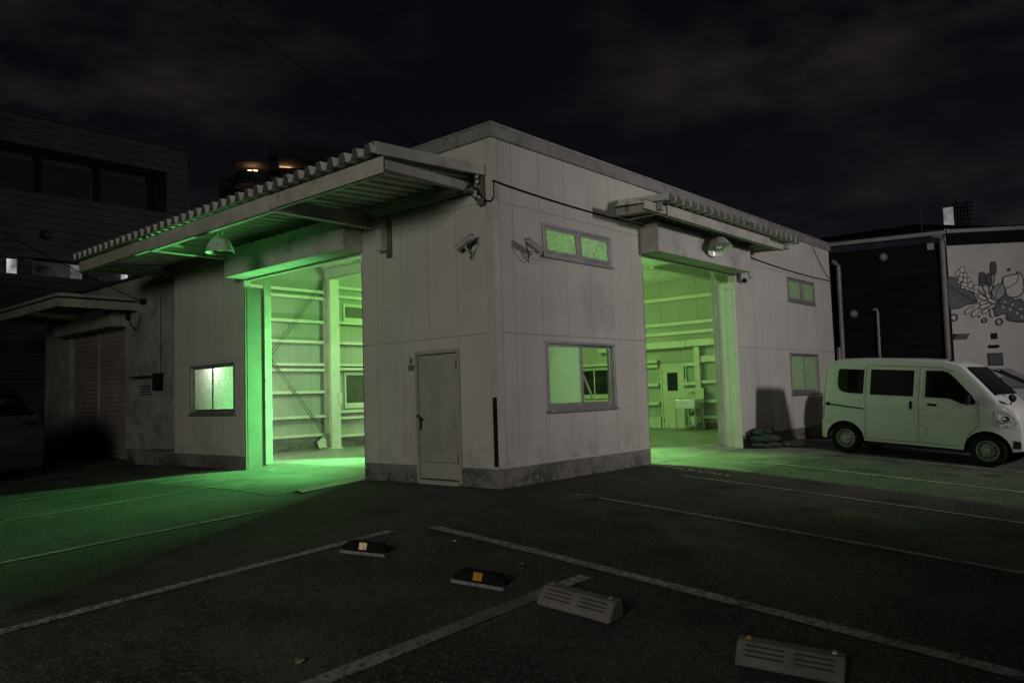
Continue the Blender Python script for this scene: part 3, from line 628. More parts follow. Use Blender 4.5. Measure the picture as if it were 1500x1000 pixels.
# inner end wall: girts, ledge beam, pillar, door, panel
XE = WX - T - .003
def girt_y(z, y0, y1, d=.17, h=.035):
    b = MB(); b.box(XE - d, XE, y0, y1, z - h, z + h); b.box(XE - d - .005, XE - d + .01, y0, y1, z - h - .03, z - h); b.build('girt', 'steel_in', shop)
for z in (4.52, 3.66, 3.34): girt_y(z, .3, 8.2, .1, .04)
for z in (2.46, 2.36, 1.66, 1.02, .5): girt_y(z, .3, 4.2)
for z in (2.26, 1.62, .98): girt_y(z, 5.84, 7.5)
girt_y(2.42, 5.84, 10); girt_y(1.1, 7.5, 10)
girt_y(2.26, 4.42, 4.86); girt_y(1.62, 4.42, 4.86)
b = MB(); b.box(XE - .34, XE, .3, 4.62, 2.83, 3.05); b.build('ledge_beam', 'white_in', shop, bevel=.006)
b = MB(); b.box(XE - .34, XE, 4.64, 8.2, 2.82, 3.04); b.build('ledge_beam', 'white_in', shop, bevel=.006)
b = MB(); b.box(XE - .22, XE, 4.22, 4.42, .3, 2.82); b.build('pillar', 'white_in', shop, bevel=.005)
b = MB(); b.box(XE - .06, XE, .3, 4.8, .1, .3); b.build('kerb_wall', 'plinth', shop)
b = MB(); b.box(XE - .07, XE, 4.90, 4.955, .1, 2.27); b.box(XE - .07, XE, 5.745, 5.8, .1, 2.27); b.box(XE - .07, XE, 4.956, 5.744, 2.21, 2.27); dfr = b.build('inner_door_frame', 'steel_in', shop, bevel=.004)
b = MB(); holed(b, lambda u, v, w: (XE - .05 + w, u, v), 4.965, 5.735, .12, 2.2, .04, [(5.15, 5.55, 1.38, 2.0)]); dl = b.build('inner_door', 'white_in', shop)
b = MB(); b.box(XE - .03, XE - .012, 5.152, 5.548, 1.382, 1.998); b.build('door_glass', 'dark_glass', dl)
b = MB(); b.lathe([(.0, .05), (.028, .045), (.03, .02), (.012, .01), (.012, 0), (.03, -.001)], (XE - .052, 5.02, 1.05), (-1, 0, 0), 14); b.build('door_knob', 'chrome', dl, smooth=True)
for zz in (.3, 1.95):
    b = MB(); b.box(XE - .062, XE - .05, 5.72, 5.75, zz, zz + .13); b.build('hinge', 'rail', dl)
b = MB(); b.box(XE - .12, XE, 5.83, 6.3, .12, .5); b.build('wall_panel', 'white_in', shop, bevel=.006)
b = MB(); b.tube([(XE - .06, 3.3, 1.62), (XE - .1, 3.1, 1.58), (XE - .12, 3.0, 1.4), (XE - .06, 2.95, 1.3)], .018); b.build('pipe', 'rail', shop)
b = MB(); b.tube([(XE - .05, 4.83, 1.35), (XE - .05, 4.83, 2.26)], .02); b.box(XE - .08, XE - .02, 4.79, 4.87, 1.62, 1.78); b.build('conduit', 'white_in', shop)

# ------------------------------------------------------------------ sink
sk = thing('utility_sink', 'steel utility sink on legs beside the inner door', 'sink', (14.1, 4.58, .1))
b = MB(); x0, x1, y0, y1 = 13.82, 14.48, 4.06, 4.80
b.box(x0, x1, y0, y0 + .02, .8, 1.08); b.box(x0, x1, y1 - .02, y1, .8, 1.08); b.box(x0, x0 + .02, y0 + .02, y1 - .02, .8, 1.08); b.box(x1 - .02, x1, y0 + .02, y1 - .02, .8, 1.08); b.box(x0 + .02, x1 - .02, y0 + .02, y1 - .02, .8, .82); b.build('basin', 'stainless', sk, bevel=.006)
b = MB(); b.box(x1 - .03, x1, y0, y1, 1.082, 1.45); b.build('splashback', 'white_in', sk, bevel=.004)
for lx in (x0 + .03, x1 - .05):
    for ly in (y0 + .03, y1 - .03):
        b = MB(); b.tube([(lx, ly, .1), (lx, ly, .8)], .018); b.build('leg', 'stainless', sk)
b = MB(); b.box(x0 + .03, x1 - .05, y0 + .03, y1 - .03, .24, .255); b.build('shelf', 'stainless', sk)
b = MB(); ym = (y0 + y1) / 2; b.tube([(x1 - .03, ym, 1.28), (x1 - .1, ym, 1.28), (x1 - .15, ym, 1.31), (x1 - .24, ym + .03, 1.31), (x1 - .27, ym + .04, 1.26)], .014); b.tube([(x1 - .1, ym, 1.28), (x1 - .1, ym, 1.34)], .012); b.tube([(x1 - .1, ym - .04, 1.34), (x1 - .1, ym + .04, 1.34)], .01); b.build('tap', 'chrome', sk, smooth=True)
b = MB(); b.tube([(14.15, ym, .8), (14.15, ym, .62), (14.2, ym, .55), (14.3, ym, .55), (14.3, ym, .66), (14.4, ym, .66), (14.46, ym, .5)], .022); b.build('drain_pipe', 'black', sk, smooth=True)
bk = thing('bucket', 'pale bucket standing under the steel utility sink', 'bucket', (14.15, 4.75, .1))
b = MB(); b.lathe([(.0, 0), (.11, 0), (.14, .28), (.15, .285), (.145, .29), (.13, .28), (.1, .02), (0, .02)], (14.2, 4.28, .257)); b.build('bucket_shell', 'white_in', bk, smooth=True)
bk.location = (14.2, 4.28, .257)
for ch in bk.children: ch.location = (0, 0, 0)
bk.children[0].data.transform(Matrix.Translation(Vector((14.15, 4.75, .1)) - Vector((14.2, 4.28, .257))))

# ------------------------------------------------------------------ lamps on the outside
def shade_lamp(name, label, loc, tilt, rot=0, inner='shade_in'):
    t = thing(name, label, 'lamp', loc); b = MB()
    prof = [(.035, .40), (.05, .385), (.058, .30), (.10, .275), (.155, .22), (.205, .13), (.24, .04), (.25, .0), (.262, -.012), (.25, -.015)]
    prof2 = [(.25, -.016), (.238, .0), (.192, .125), (.145, .21), (.09, .262), (.02, .27)]
    b.lathe(prof, n=36); s = b.build('lamp_shade', 'shade_out', t, world=False, smooth=True)
    b = MB(); b.lathe(prof2, n=36); b.build('reflector', inner, s, world=False, smooth=True)
    b = MB(); b.lathe([(0, .02), (.05, .03), (.075, .07), (.06, .13), (.03, .18), (.03, .2)], n=20); b.build('bulb', 'bulb', t, world=False, smooth=True)
    b = MB(); b.lathe([(.0, .46), (.03, .46), (.03, .36), (.045, .355)], n=16); b.lathe([(.022, .44), (.045, .44), (.045, .47), (.02, .475)], n=12); b.build('socket', 'galv', t, world=False, smooth=True)
    t.rotation_euler = (tilt[0], tilt[1], rot); return t
la = shade_lamp('pendant_lamp', 'grey bell-shaped lamp hanging under the long left canopy', (-1.68, 5.2, 4.17), (0, 0), 0, 'shade_dull')
b = MB(); b.tube([(0, 0, .47), (0, .0, .56)], .012); b.tube([(-.03, 0, .56), (-.03, .04, .585), (.03, .04, .585), (.03, 0, .56)], .01); b.build('hanger', 'black', la, world=False)
lb = shade_lamp('wall_lamp', 'tilted grey lamp showing its white inside above the right doorway', (6.32, -.68, 4.32), (R(-20), R(14)))
b = MB(); b.tube([(0, 0, .47), (.02, .02, .52), (.02, .14, .53), (.03, .2, .47)], .014); b.build('hanger', 'galv', lb, world=False)

# ------------------------------------------------------------------ security cameras
def cctv(label, base, A, O):
    """A: direction along the wall, O: outwards"""
    t = thing('security_camera', label, 'security camera', base, 'security cameras on the corner walls')
    A, O = Vector(A), Vector(O); U = Vector((0, 0, 1)); P = lambda a, o, u: A * a + O * o + U * u
    b = MB(); b.prism([P(.06 * math.cos(i * math.pi / 7), 0.001, .06 * math.sin(i * math.pi / 7)) for i in range(14)], O * .03); b.build('mount_plate', 'grey_plastic', t, world=False, bevel=.004)
    b = MB(); b.tube([P(0, .03, 0), P(0, .12, .0), P(0, .2, .06), P(0, .24, .12)], .022, 10); b.build('arm', 'grey_plastic', t, world=False, smooth=True)
    ax = P(.52, -.06, -.17).normalized(); sd = ax.cross(U).normalized(); up = sd.cross(ax).normalized(); c = P(-.02, .25, .18); A0 = 1
    def bx(a0, a1, w, h0, h1): return lambda bb: bb.obox(c + ax * a0 - sd * w + up * h0, ax, sd, up, a1 - a0, 2 * w, h1 - h0)
    b = MB(); bx(-.22, .25, .062, -.055, .05)(b); h = b.build('housing', 'grey_plastic', t, world=False, bevel=.012)
    b = MB(); bx(-.26, .32, .075, .053, .064)(b); bx(-.26, .32, .0755, .02, .0525)(MB()); b.obox(c + ax * -.26 - sd * .077 + up * .01, ax, sd, up, .56, .008, .042); b.obox(c + ax * -.26 + sd * .069 + up * .01, ax, sd, up, .56, .008, .042); b.build('sunshield', 'grey_plastic', t, world=False, bevel=.002)
    b = MB(); b.lathe([(.048, 0), (.048, .008), (.04, .012), (.0, .012)], c + ax * .25, ax, 20); b.build('lens', 'dark_glass', h, world=False, smooth=True)
    b = MB(); q0 = c - ax * .22 - up * .02; b.tube([q0, q0 - ax * .06 - up * .05, P(-.12, .2, .0), P(-.06, .12, -.1), P(.03, .06, -.12), P(.05, .02, -.05)], .011, 8); b.build('cable', 'black', t, world=False, smooth=True)
    t.scale = (.78,) * 3; return t
cctv('security camera above the grey steel door', (-.001, .44, 3.66), (0, 1, 0), (-1, 0, 0))
cctv('security camera beside the small upper vent window', (.74, -.001, 3.62), (1, 0, 0), (0, -1, 0))

# ------------------------------------------------------------------ boxes, signs, cables
t = thing('junction_box', 'grey electric box on a dark back plate under the left canopy', 'junction box', (0, 2.5, 3.93))
b = MB(); b.box(-.03, -.001, 2.38, 2.52, 3.86, 4.48); b.build('back_plate', 'rail', t, bevel=.003)
b = MB(); b.box(-.19, -.031, 2.47, 2.62, 3.98, 4.36); b.build('box_cover', 'grey_plastic', t, bevel=.012)
b = MB(); b.tube([(-.04, 2.45, 4.48), (-.04, 2.45, 4.58)], .014); b.build('conduit', 'rail', t)
t = thing('door_sign', 'tiny green plate with white marks beside the grey steel door', 'sign', (-.001, 1.97, 1.88))
b = MB(); b.box(-.008, -.001, 1.90, 2.03, 1.87, 1.965); b.build('plate', 'green_plate', t)
b = MB()
for k, (a, w) in enumerate(((1.92, .02), (1.955, .018), (1.985, .022))):
    for zz in (1.895, 1.918, 1.94): b.box(-.0095, -.0082, a, a + w, zz, zz + .006)
    b.box(-.0095, -.0082, a + w * .4, a + w * .4 + .005, 1.885, 1.894)
b.build('lettering', 'white_ink', t)
t = thing('door_sign', 'small grey square tag above the green plate', 'sign', (-.001, 1.96, 1.98))
b = MB(); b.box(-.007, -.001, 1.935, 2.0, 1.99, 2.09); b.build('plate', 'rail', t)
b = MB(); b.box(-.0085, -.0072, 1.95, 1.985, 2.05, 2.075); b.box(-.0085, -.0072, 1.955, 1.98, 2.005, 2.03); b.build('lettering', 'alu_dull', t)
t = thing('spot_fixture', 'small dark box fixture on the wall right of the right doorway', 'light fixture', (8.62, 0, 4.0))
b = MB(); b.box(8.52, 8.66, -.06, -.001, 3.9, 4.14); b.build('back_box', 'rail', t, bevel=.005)
b = MB(); b.lathe([(.0, .1), (.045, .1), (.06, .02), (.03, 0), (0, 0)], (8.7, -.07, 3.97), (.6, -.6, -.5), 14); b.build('head', 'black', t, smooth=True)

def sag(p, q, s, n=16): return [Vector(p).lerp(Vector(q), i / n) - Vector((0, 0, s * 4 * (i / n) * (1 - i / n))) for i in range(n + 1)]
cab = MB(); cab.tube(sag((-.02, -.03, 4.72), (3.4, -.03, 4.64), .03) + sag((3.45, -.12, 4.62), (9.1, -.12, 4.56), .03)[1:] + sag((9.2, -.03, 4.58), (14.9, -.03, 4.5), .05)[1:], .012, 6)
tag(cab.build('wall_cable', 'black', smooth=True), 'thin black cable running along the right face under the coping', 'cable')
cab = MB(); cab.tube([(9.15, -.02, 4.55), (9.2, -.02, 4.3), (9.16, -.02, 4.16), (9.27, -.03, 4.05)], .009, 6)
tag(cab.build('loose_cable', 'black', smooth=True), 'loose wire end hanging right of the right doorway', 'cable')
cab = MB(); cab.tube(sag((13.6, -.03, 5.38), (14.9, -.03, 4.55), .12), .009, 6)
tag(cab.build('drop_wire', 'black', smooth=True), 'thin sagging wire near the right end of the roofline', 'cable')
t = thing('wire_anchor', 'tangle of insulators and wires at the building corner beside the canopy', 'wire bracket', (-.03, .18, 4.6))
b = MB(); b.box(-.06, -.013, .13, .2, 4.38, 4.98); b.box(-.12, -.013, .11, .22, 4.36, 4.46); b.build('bracket', 'rail', t, bevel=.004)
b = MB()
for k in range(6): b.lathe([(.0, 0), (.03, 0), (.035, .02), (.03, .045), (0, .05)], (-.1 - .03 * (k % 2), .17 + .02 * k, 4.86 - .075 * k), (-.5, 0, .9), 10)
b.build('insulator', 'grey_plastic', t, smooth=True)
b = MB(); b.tube([(-.1, .2, 4.86), (-.2, .3, 4.72), (-.12, .25, 4.6), (-.07, .16, 4.5), (-.06, .1, 4.4)], .014, 8); b.tube([(-.14, .25, 4.8), (-.22, .2, 4.66), (-.1, .16, 4.52), (-.05, .1, 4.42), (-.03, -.0, 4.4), (-.03, -.06, 4.46), (-.02, -.05, 4.72)], .012, 8); b.tube([(-.12, .3, 4.76), (-.25, .34, 4.6), (-.15, .22, 4.46)], .01, 8); b.build('wire_loop', 'black', t, smooth=True)
for (px, py, tt, lab) in ((262, -6, 24, 'upper of the two overhead wires crossing the sky to the corner'), (305, -4, 23, 'lower thicker overhead wire crossing the sky to the corner')):
    q = CAM + ray(px, py) * tt; b = MB(); b.tube(sag((-.12, .26, 4.84 - (px > 300) * .06), q, .10 if px < 300 else .16, 30), .007 if px < 300 else .012, 6)
    tag(b.build('overhead_wire', 'black', smooth=True), lab, 'wire', 'overhead wires')

# ------------------------------------------------------------------ annex
an = thing('annex_building', 'low rendered annex with a roller shutter left of the workshop', 'building', (.3, 15, 0))
AX = .26
b = MB(); holed(b, lambda u, v, w: (AX + w, u, v), WY + .002, 20, 0, 4.84, .2, [(13.9, 17.9, 0, 3.6), (12.25, 13.15, 0, 2.16)])
b.build('wall', 'annex', an)
b = MB(); b.box(AX + .2, 7, WY + .06, 20, 4.6, 4.8); b.box(AX + .21, 7, 19.8, 20, 0, 4.6); b.build('roof', 'annex', an)
b = MB(); b.box(AX - .03, AX + .25, WY + .06, 20.05, 4.842, 4.93); b.build('coping', 'tall_rim', an)
b = MB(); b.box(AX + .1, AX + .13, 13.9, 17.9, -.02, 3.6); sh = b.build('shutter', 'shutter', an)
for yy in (13.93, 15.9, 17.87):
    b = MB(); b.box(AX + .05, AX + .098, yy - .04, yy + .04, 0, 3.6); b.build('shutter_rail', 'annex', sh)
b = MB(); b.box(AX - .42, AX - .001, 13.8, 18.0, 3.6, 4.12); b.build('shutter_header', 'annex', an, bevel=.008)
b = MB(); b.box(-1.75, AX - .002, 13.0, 20.2, 4.22, 4.30); b.box(-1.72, AX - .002, 13.02, 13.07, 3.96, 4.17); b.box(-1.75, -1.68, 13.07, 20.2, 3.96, 4.17); b.box(-1.68, AX - .002, 16.5, 16.6, 4.0, 4.17); b.build('canopy', 'annex', an, bevel=.006)
b = MB(); b.box(AX + .02, AX + .05, 12.25, 13.15, 0, 2.16); d_ = b.build('door', 'annex', an)
b = MB()
for k in range(4): b.box(AX + .004, AX + .0195, 12.4, 13.0, 1.72 + k * .07, 1.75 + k * .07)
b.build('louvre', 'tall_rim', d_)
b = MB(); b.lathe([(0, .05), (.03, .045), (.03, .02), (.012, .01), (.012, 0)], (AX + .018, 13.07, 1.0), (-1, 0, 0), 12); b.build('door_knob', 'rail', d_)
b = MB(); b.box(AX - .22, AX - .001, 12.2, 13.2, 2.18, 2.21); b.build('door_canopy', 'tall_rim', an)
b = MB(); b.box(AX - .55, AX - .001, 10.56, 12.0, -.1, .34); b.build('planter_wall', 'plinth', an, bevel=.01)
b = MB(); b.box(AX - .06, AX - .001, 13.2, 13.7, 0, .3); b.build('step', 'plinth', an)
t = thing('meter_box', 'dark electric meter box beside the narrow annex door', 'meter box', (AX, 11.6, 1.9))
b = MB(); b.box(AX - .02, AX - .001, 11.4, 12.0, 1.7, 2.35); b.build('board', 'annex', t)
b = MB(); b.box(AX - .17, AX - .021, 11.6, 11.92, 1.82, 2.25); b.build('cover', 'black', t, bevel=.02)
b = MB(); b.tube([(AX - .05, 11.75, 2.25), (AX - .05, 11.75, 4.2)], .015); b.build('conduit', 'annex', t)
p0 = on_plane(213, 442, Vector((AX, 0, 0)), Vector((1, 0, 0)))
t = thing('wire_bracket', 'small wire bracket with a hanging loop on the annex wall', 'wire bracket', tuple(p0))
b = MB(); b.box(p0.x - .12, p0.x - .001, p0.y - .07, p0.y + .07, p0.z - .07, p0.z + .07); b.build('bracket', 'black', t)
b = MB(); b.tube([p0 + Vector((-.08, .9, .02)), p0 + Vector((-.08, .92, -.25)), p0 + Vector((-.08, .75, -.55)), p0 + Vector((-.08, .45, -.7)), p0 + Vector((-.08, .2, -.55)), p0 + Vector((-.08, .12, -.3))], .012, 6); b.tube([p0 + Vector((-.08, .92, -.05)), p0 + Vector((-.08, .9, -.4))], [.02, .06], 8); b.build('wire_loop', 'black', t, smooth=True)
b = MB(); b.tube(sag(p0 + Vector((-.1, 0, 0)), CAM + ray(-30, 322) * 17, .05), .012, 6); tag(b.build('service_wire', 'black', smooth=True), 'thin wire running from the annex bracket off to the left', 'wire')
b = MB(); b.tube([(AX - .12, 12.5, .0), (AX - .12, 12.5, .03)], .3, 10)
random.seed(3)
b = MB()
for k in range(70):
    x, y = AX - .2 - random.random() * 1.4, 10.8 + random.random() * 3.2; z = zg(x, y) + .006; r = .03 + .05 * random.random(); a = random.random() * 6
    b.add([(x + r * math.cos(a + i * 1.57), y + r * math.sin(a + i * 1.57) * .6, z + .02 * random.random()) for i in range(4)], [(0, 1, 2, 3)])
tag(b.build('leaf_litter', 'leaf'), 'dead leaves scattered along the foot of the annex', 'leaf litter', kind='stuff')

# ------------------------------------------------------------------ tall dark building
tb = thing('tall_dark_building', 'tall dark louvred building behind the annex', 'building', (0, 24, 0))
YT = 24.0; P = lambda u, v, w: (u, YT + w, v)
strip = [(-3.4, -1.4, 6.38, 7.05), (-1.15, .82, 6.4, 7.05), (1.1, 3.05, 6.4, 7.05), (3.4, 5.2, 6.4, 7.05), (-6, -3.7, 6.38, 7.05)]
b = MB(); holed(b, P, -22, 7.0, -.2, 12.35, 1.3, [(-20, 6.1, 9.5, 11.25)] + strip); b.build('wall', 'tall', tb)
b = MB(); b.box(-22, 7.0, YT + 1.302, YT + 9, -.2, 12.3); b.build('rear_block', 'tall', tb)
b = MB(); b.box(-22.05, 7.06, YT - .06, YT + .2, 12.352, 12.46); b.build('coping', 'tall_rim', tb)
b = MB(); b.box(-22, 6.8, YT - .03, YT - .001, 7.7, 7.76); b.build('string_course', 'tall_rim', tb)
xs = [-5.0, -2.9, -.6, 1.6, 3.75, 5.9]
for i in range(len(xs) - 1):
    b = MB(); b.box(xs[i] + .12, xs[i + 1] - .12, YT + 1.15, YT + 1.25, 9.62, 11.0); b.build('window', 'tall_win', tb)
for x in xs:
    b = MB(); b.box(x - .11, x + .11, YT + 1.05, YT + 1.3, 9.51, 11.24); b.build('mullion', 'black', tb)
for k, (u0, u1, v0, v1) in enumerate(strip):
    b = MB(); b.box(u0 + .04, u1 - .04, YT + .5, YT + .55, v0 + .03, v1 - .03); w_ = b.build('window', 'cool_dim', tb)
    if k in (0, 1): 
        b = MB(); b.box(u1 - .42 + .14 * (k == 0), u1 - .1, YT + .46, YT + .49, v0 + .05, v1 - .05); b.build('lit_gap', 'cool', w_)
    if k == 2:
        b = MB(); b.box(u1 - .5, u1 - .08, YT + .46, YT + .49, v0 + .05, v1 - .05); b.build('lit_gap', 'cool_mid', w_)
    if k == 3:
        b = MB(); b.box(u1 - .75, u1 - .5, YT + .46, YT + .49, v0 + .15, v0 + .4); b.build('lit_gap', 'cool', w_)
b = MB(); b.lathe([(.0, .3), (.12, .28), (.2, .0), (.1, -.02)], (1.5, YT - .001, 7.95), (0, -1, 0), 12); b.build('vent_hood', 'tall_rim', tb)
# ------------------------------------------------------------------ far apartment block (rotated to its own street)
D = 92.0; c0 = CAM + Vector((ray(440, 260).x, ray(440, 260).y, 0)) * D; c0.z = 0
ft = thing('apartment_tower', 'distant dark apartment tower with warm lit balconies', 'building', tuple(c0))
fr_ = Vector((ray(440, 260).x, ray(440, 260).y, 0)).normalized(); rt = Vector((fr_.y, -fr_.x, 0)); up = Vector((0, 0, 1)); s = D / F
def FP(px, py, d=0):
    q = on_plane(px, py, c0 + fr_ * d, fr_); return q
def fbox(b, x0, y0, x1, y1, d0, d1):
    a, c = FP(x0, y1, d0), FP(x1, y0, d0); b.obox(a, rt, fr_, up, (c - a).dot(rt), d1 - d0, c.z - a.z)
b = MB(); fbox(b, 395, 252, 560, 420, 0, 14); fbox(b, 322, 262, 395, 420, 3, 14); b.build('body', 'far_block', ft)
b = MB(); fbox(b, 392, 222, 560, 229, -2.2, 14); fbox(b, 394, 229, 408, 252, -1.5, 14); b.build('roof_slab', 'far_block', ft)
b = MB(); fbox(b, 407, 229.5, 560, 231, -2.1, 5); b.build('soffit', 'far_soffit', ft)
b = MB(); fbox(b, 409, 231.5, 560, 251.5, 4.5, 5); b.build('recess_wall', 'far_soffit', ft)
for x in (408, 418):
    b = MB(); fbox(b, x, 246.2, x + 8, 248.6, 1.5, 1.8); b.build('strip_lamp', 'warm', ft)
ctr = FP(369, 245, -1); b = MB(); b.lathe([(0, .22), (2.3, .2), (2.36, .1), (2.3, 0), (0, -.02)], ctr, (0, 0, 1), 36); b.build('round_balcony_roof', 'far_soffit', ft, smooth=True)
b = MB(); b.lathe([(2.0, -1.0), (2.0, -2.4)], ctr, (0, 0, 1), 30); b.build('round_balcony_wall', 'far_block', ft, smooth=True)
b = MB(); fbox(b, 352, 246, 392, 262, 1.2, 1.6); b.build('recess_wall', 'far_block', ft)
for x in (363, 371):
    b = MB(); fbox(b, x, 249.3, x + 6, 251.3, -1.6, -1.45); b.build('strip_lamp', 'warm', ft)
b = MB(); fbox(b, 484.9, 172, 485.7, 222, 2, 2.1); b.build('antenna', 'gutter', ft)
# distant stair tower at the right
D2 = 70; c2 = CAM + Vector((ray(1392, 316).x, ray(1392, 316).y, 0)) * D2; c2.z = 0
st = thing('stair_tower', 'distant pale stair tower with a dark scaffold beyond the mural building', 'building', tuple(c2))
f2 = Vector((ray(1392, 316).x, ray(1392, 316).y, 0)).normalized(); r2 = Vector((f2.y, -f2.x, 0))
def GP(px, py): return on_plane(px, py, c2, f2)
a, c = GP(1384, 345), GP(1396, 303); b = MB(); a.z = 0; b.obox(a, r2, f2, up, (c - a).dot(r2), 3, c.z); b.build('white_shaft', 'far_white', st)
b = MB()
for px in (1399, 1404, 1409, 1414, 1419):
    q = GP(px, 345); q.z = 0; b.obox(q, r2, f2, up, .09, .09, GP(px, 294 + (px % 3) * 3).z)
for py in (300, 306, 312, 318, 324):
    q = GP(1397, py); b.obox(q, r2, f2, up, 1.5, .08, .08)
b.build('scaffold', 'tall_rim', st)

# ------------------------------------------------------------------ mural building
mb_c = CAM + ray(1384, 340) * 25.6; ZE = mb_c.z; mb0 = Vector((mb_c.x, mb_c.y, 0))
mb = thing('mural_building', 'black clad building with a pale wall painted with a plant mural', 'building', tuple(mb0))
dL = Vector((-.2422, .9702, 0)); dR = Vector((.5771, -.8167, 0)); nL = Vector((-dL.y, dL.x, 0)); nL = -nL if nL.dot(mb0 - CAM) > 0 else nL; nR = Vector((-dR.y, dR.x, 0)); nR = -nR if nR.dot(mb0 - CAM) > 0 else nR
b = MB(); b.obox(mb0 + Vector((0, 0, -1.5)), dL, -nL, up, 11, 9, ZE + 1.2); b.build('black_wall', 'navy', mb)
b = MB(); b.obox(mb0 + Vector((0, 0, -1.5)) + dR * .02, dR, -nR, up, 12, 8, ZE + 1.05); mw = b.build('mural_wall', 'mural_wall', mb)
b = MB(); b.obox(mb0 + dR * .0 + nR * .01 + Vector((0, 0, ZE - .46)), dR, nR, up, 12, .12, .36); b.build('dark_fascia', 'navy_roof', mb)
b = MB(); b.obox(mb0 + nL * .01 + Vector((0, 0, ZE - .12)), dL, nL, up, 11, .3, .13); b.obox(mb0 + nR * .01 + dR * -.1 + Vector((0, 0, ZE - .10)), dR, nR, up, 12, .32, .13); b.build('gutter', 'gutter', mb, bevel=.02)
e0 = mb0 + up * (ZE + .03); A_ = e0 + nL * .35 + dL * 11; B_ = e0 + nL * .35 + nR * .1; C_ = e0 + nR * .35 + dR * 12
ridge = [CAM + ray(1205, 349) * 30, CAM + ray(1343, 329) * 30, CAM + ray(1560, 334) * 30]
b = MB(); b.add([A_, B_, C_] + ridge, [(0, 1, 4, 3), (1, 2, 5, 4)]); b.build('roof', 'navy_roof', mb, solid=.03)
def on_L(px, py): return on_plane(px, py, mb0, nL)
def on_R(px, py): return on_plane(px, py, mb0, nR)
b = MB(); o_ = nL * .12; b.tube([on_L(1381, 346) + o_, on_L(1366, 346) + o_][::-1] + [on_L(1379, 352) + o_, on_L(1379.5, 356) + o_, on_L(1390.5, 545) + o_], .085, 10); b.build('downpipe', 'gutter', mb, smooth=True)
b = MB(); b.tube([on_L(1219, 384) + o_, on_L(1224, 386) + o_, on_L(1228, 391) + o_, on_L(1236, 545) + o_], .085, 10); b.build('downpipe', 'gutter', mb, smooth=True)
b = MB(); b.tube([on_L(1279, 454) + o_, on_L(1284, 453) + o_, on_L(1285.5, 458) + o_, on_L(1290, 545) + o_], .05, 10); b.build('vent_pipe', 'gutter', mb, smooth=True)
b = MB(); b.tube([on_L(1229, 509) + o_, on_L(1230, 545) + o_], .1, 10); b.build('vent_pipe', 'gutter', mb, smooth=True)
for (px, py) in ((1293, 377), (1250, 460)):
    b = MB(); b.lathe([(.0, .2), (.08, .18), (.14, .1), (.15, 0)], on_L(px, py), nL, 16); b.build('vent_hood', 'gutter', mb, smooth=True)
q = on_L(1363, 362); b = MB(); b.obox(q - dL * .1 - up * .1 + nL * .002, dL, nL, up, .2, .1, .22); b.build('wall_box', 'gutter', mb)
b = MB(); q = on_L(1351, 352) + nL * .25; b.tube([q, q + up * 1.15], .018, 6); b.tube([q + up * .95 - dL * .25, q + up * .95 + dL * .25], .01, 6); b.tube([q + up * 1.1 - dL * .18, q + up * 1.1 + dL * .18], .01, 6); b.tube([q - up * .1 - nL * .25, q + up * .1], .016, 6); b.build('antenna', 'tall_rim', mb)
q = on_R(1455, 492); b = MB(); b.obox(q - dR * .08 - up * .09 + nR * .002, dR, nR, up, .16, .10, .18); b.build('vent_box', 'black', mb)
q = on_R(1455, 507); b = MB(); b.obox(q - dR * .16 - up * .05 + nR * .002, dR, nR, up, .3, .10, .09); b.build('vent_box', 'black', mb)
q = on_R(1457, 526); b = MB(); b.obox(q - dR * .22 - up * .2 + nR * .002, dR, nR, up, .46, .04, .40); sgn = b.build('notice_board', 'm_dark', mb); b = MB(); b.obox(q - dR * .18 - up * .16 + nR * .043, dR, nR, up, .38, .004, .32); b.build('notice_face', 'm_slate', sgn)
q = on_R(1457, 546); b = MB(); b.obox(q - dR * .25 - up * .3 + nR * .002, dR, nR, up, .5, .08, .44); b.build('meter_cover', 'm_pale', mb, bevel=.02)
b = MB(); b.obox(q - dR * .09 - up * .16 + nR * .083, dR, nR, up, .2, .03, .2); b.build('meter_dial', 'black', mb)
q = on_R(1396, 489); b = MB(); b.prism([q + nR * .002, q + nR * .3 + up * -.02, q + nR * .002 - up * .2], dR * .4); b.build('pipe_hood', 'gutter', mb)
# mural paint: shapes lying on the wall, each a film of its own
layer = [0.003]
mur = MB(); MI = {'m_dark': 0, 'm_leaf': 1, 'm_slate': 2, 'm_pale': 3, 'm_grey': 4}
def mp_(x, y, d): return on_R(1370 + x / 6.246, 340 + y / 6.246) + nR * d
def smooth_poly(pts, closed=True, sub=5):
    out = []; n = len(pts); rng = range(n if closed else n - 1)
    for i in rng:
        g = lambda k: pts[k % n] if closed else pts[min(max(k, 0), n - 1)]
        p0_, p1, p2, p3 = g(i - 1), g(i), g(i + 1), g(i + 2)
        for k in range(sub):
            t = k / sub
            out.append(tuple(.5 * ((2 * p1[c]) + (-p0_[c] + p2[c]) * t + (2 * p0_[c] - 5 * p1[c] + 4 * p2[c] - p3[c]) * t * t + (-p0_[c] + 3 * p1[c] - 3 * p2[c] + p3[c]) * t ** 3) for c in (0, 1)))
    if not closed: out.append(pts[-1])
    return out
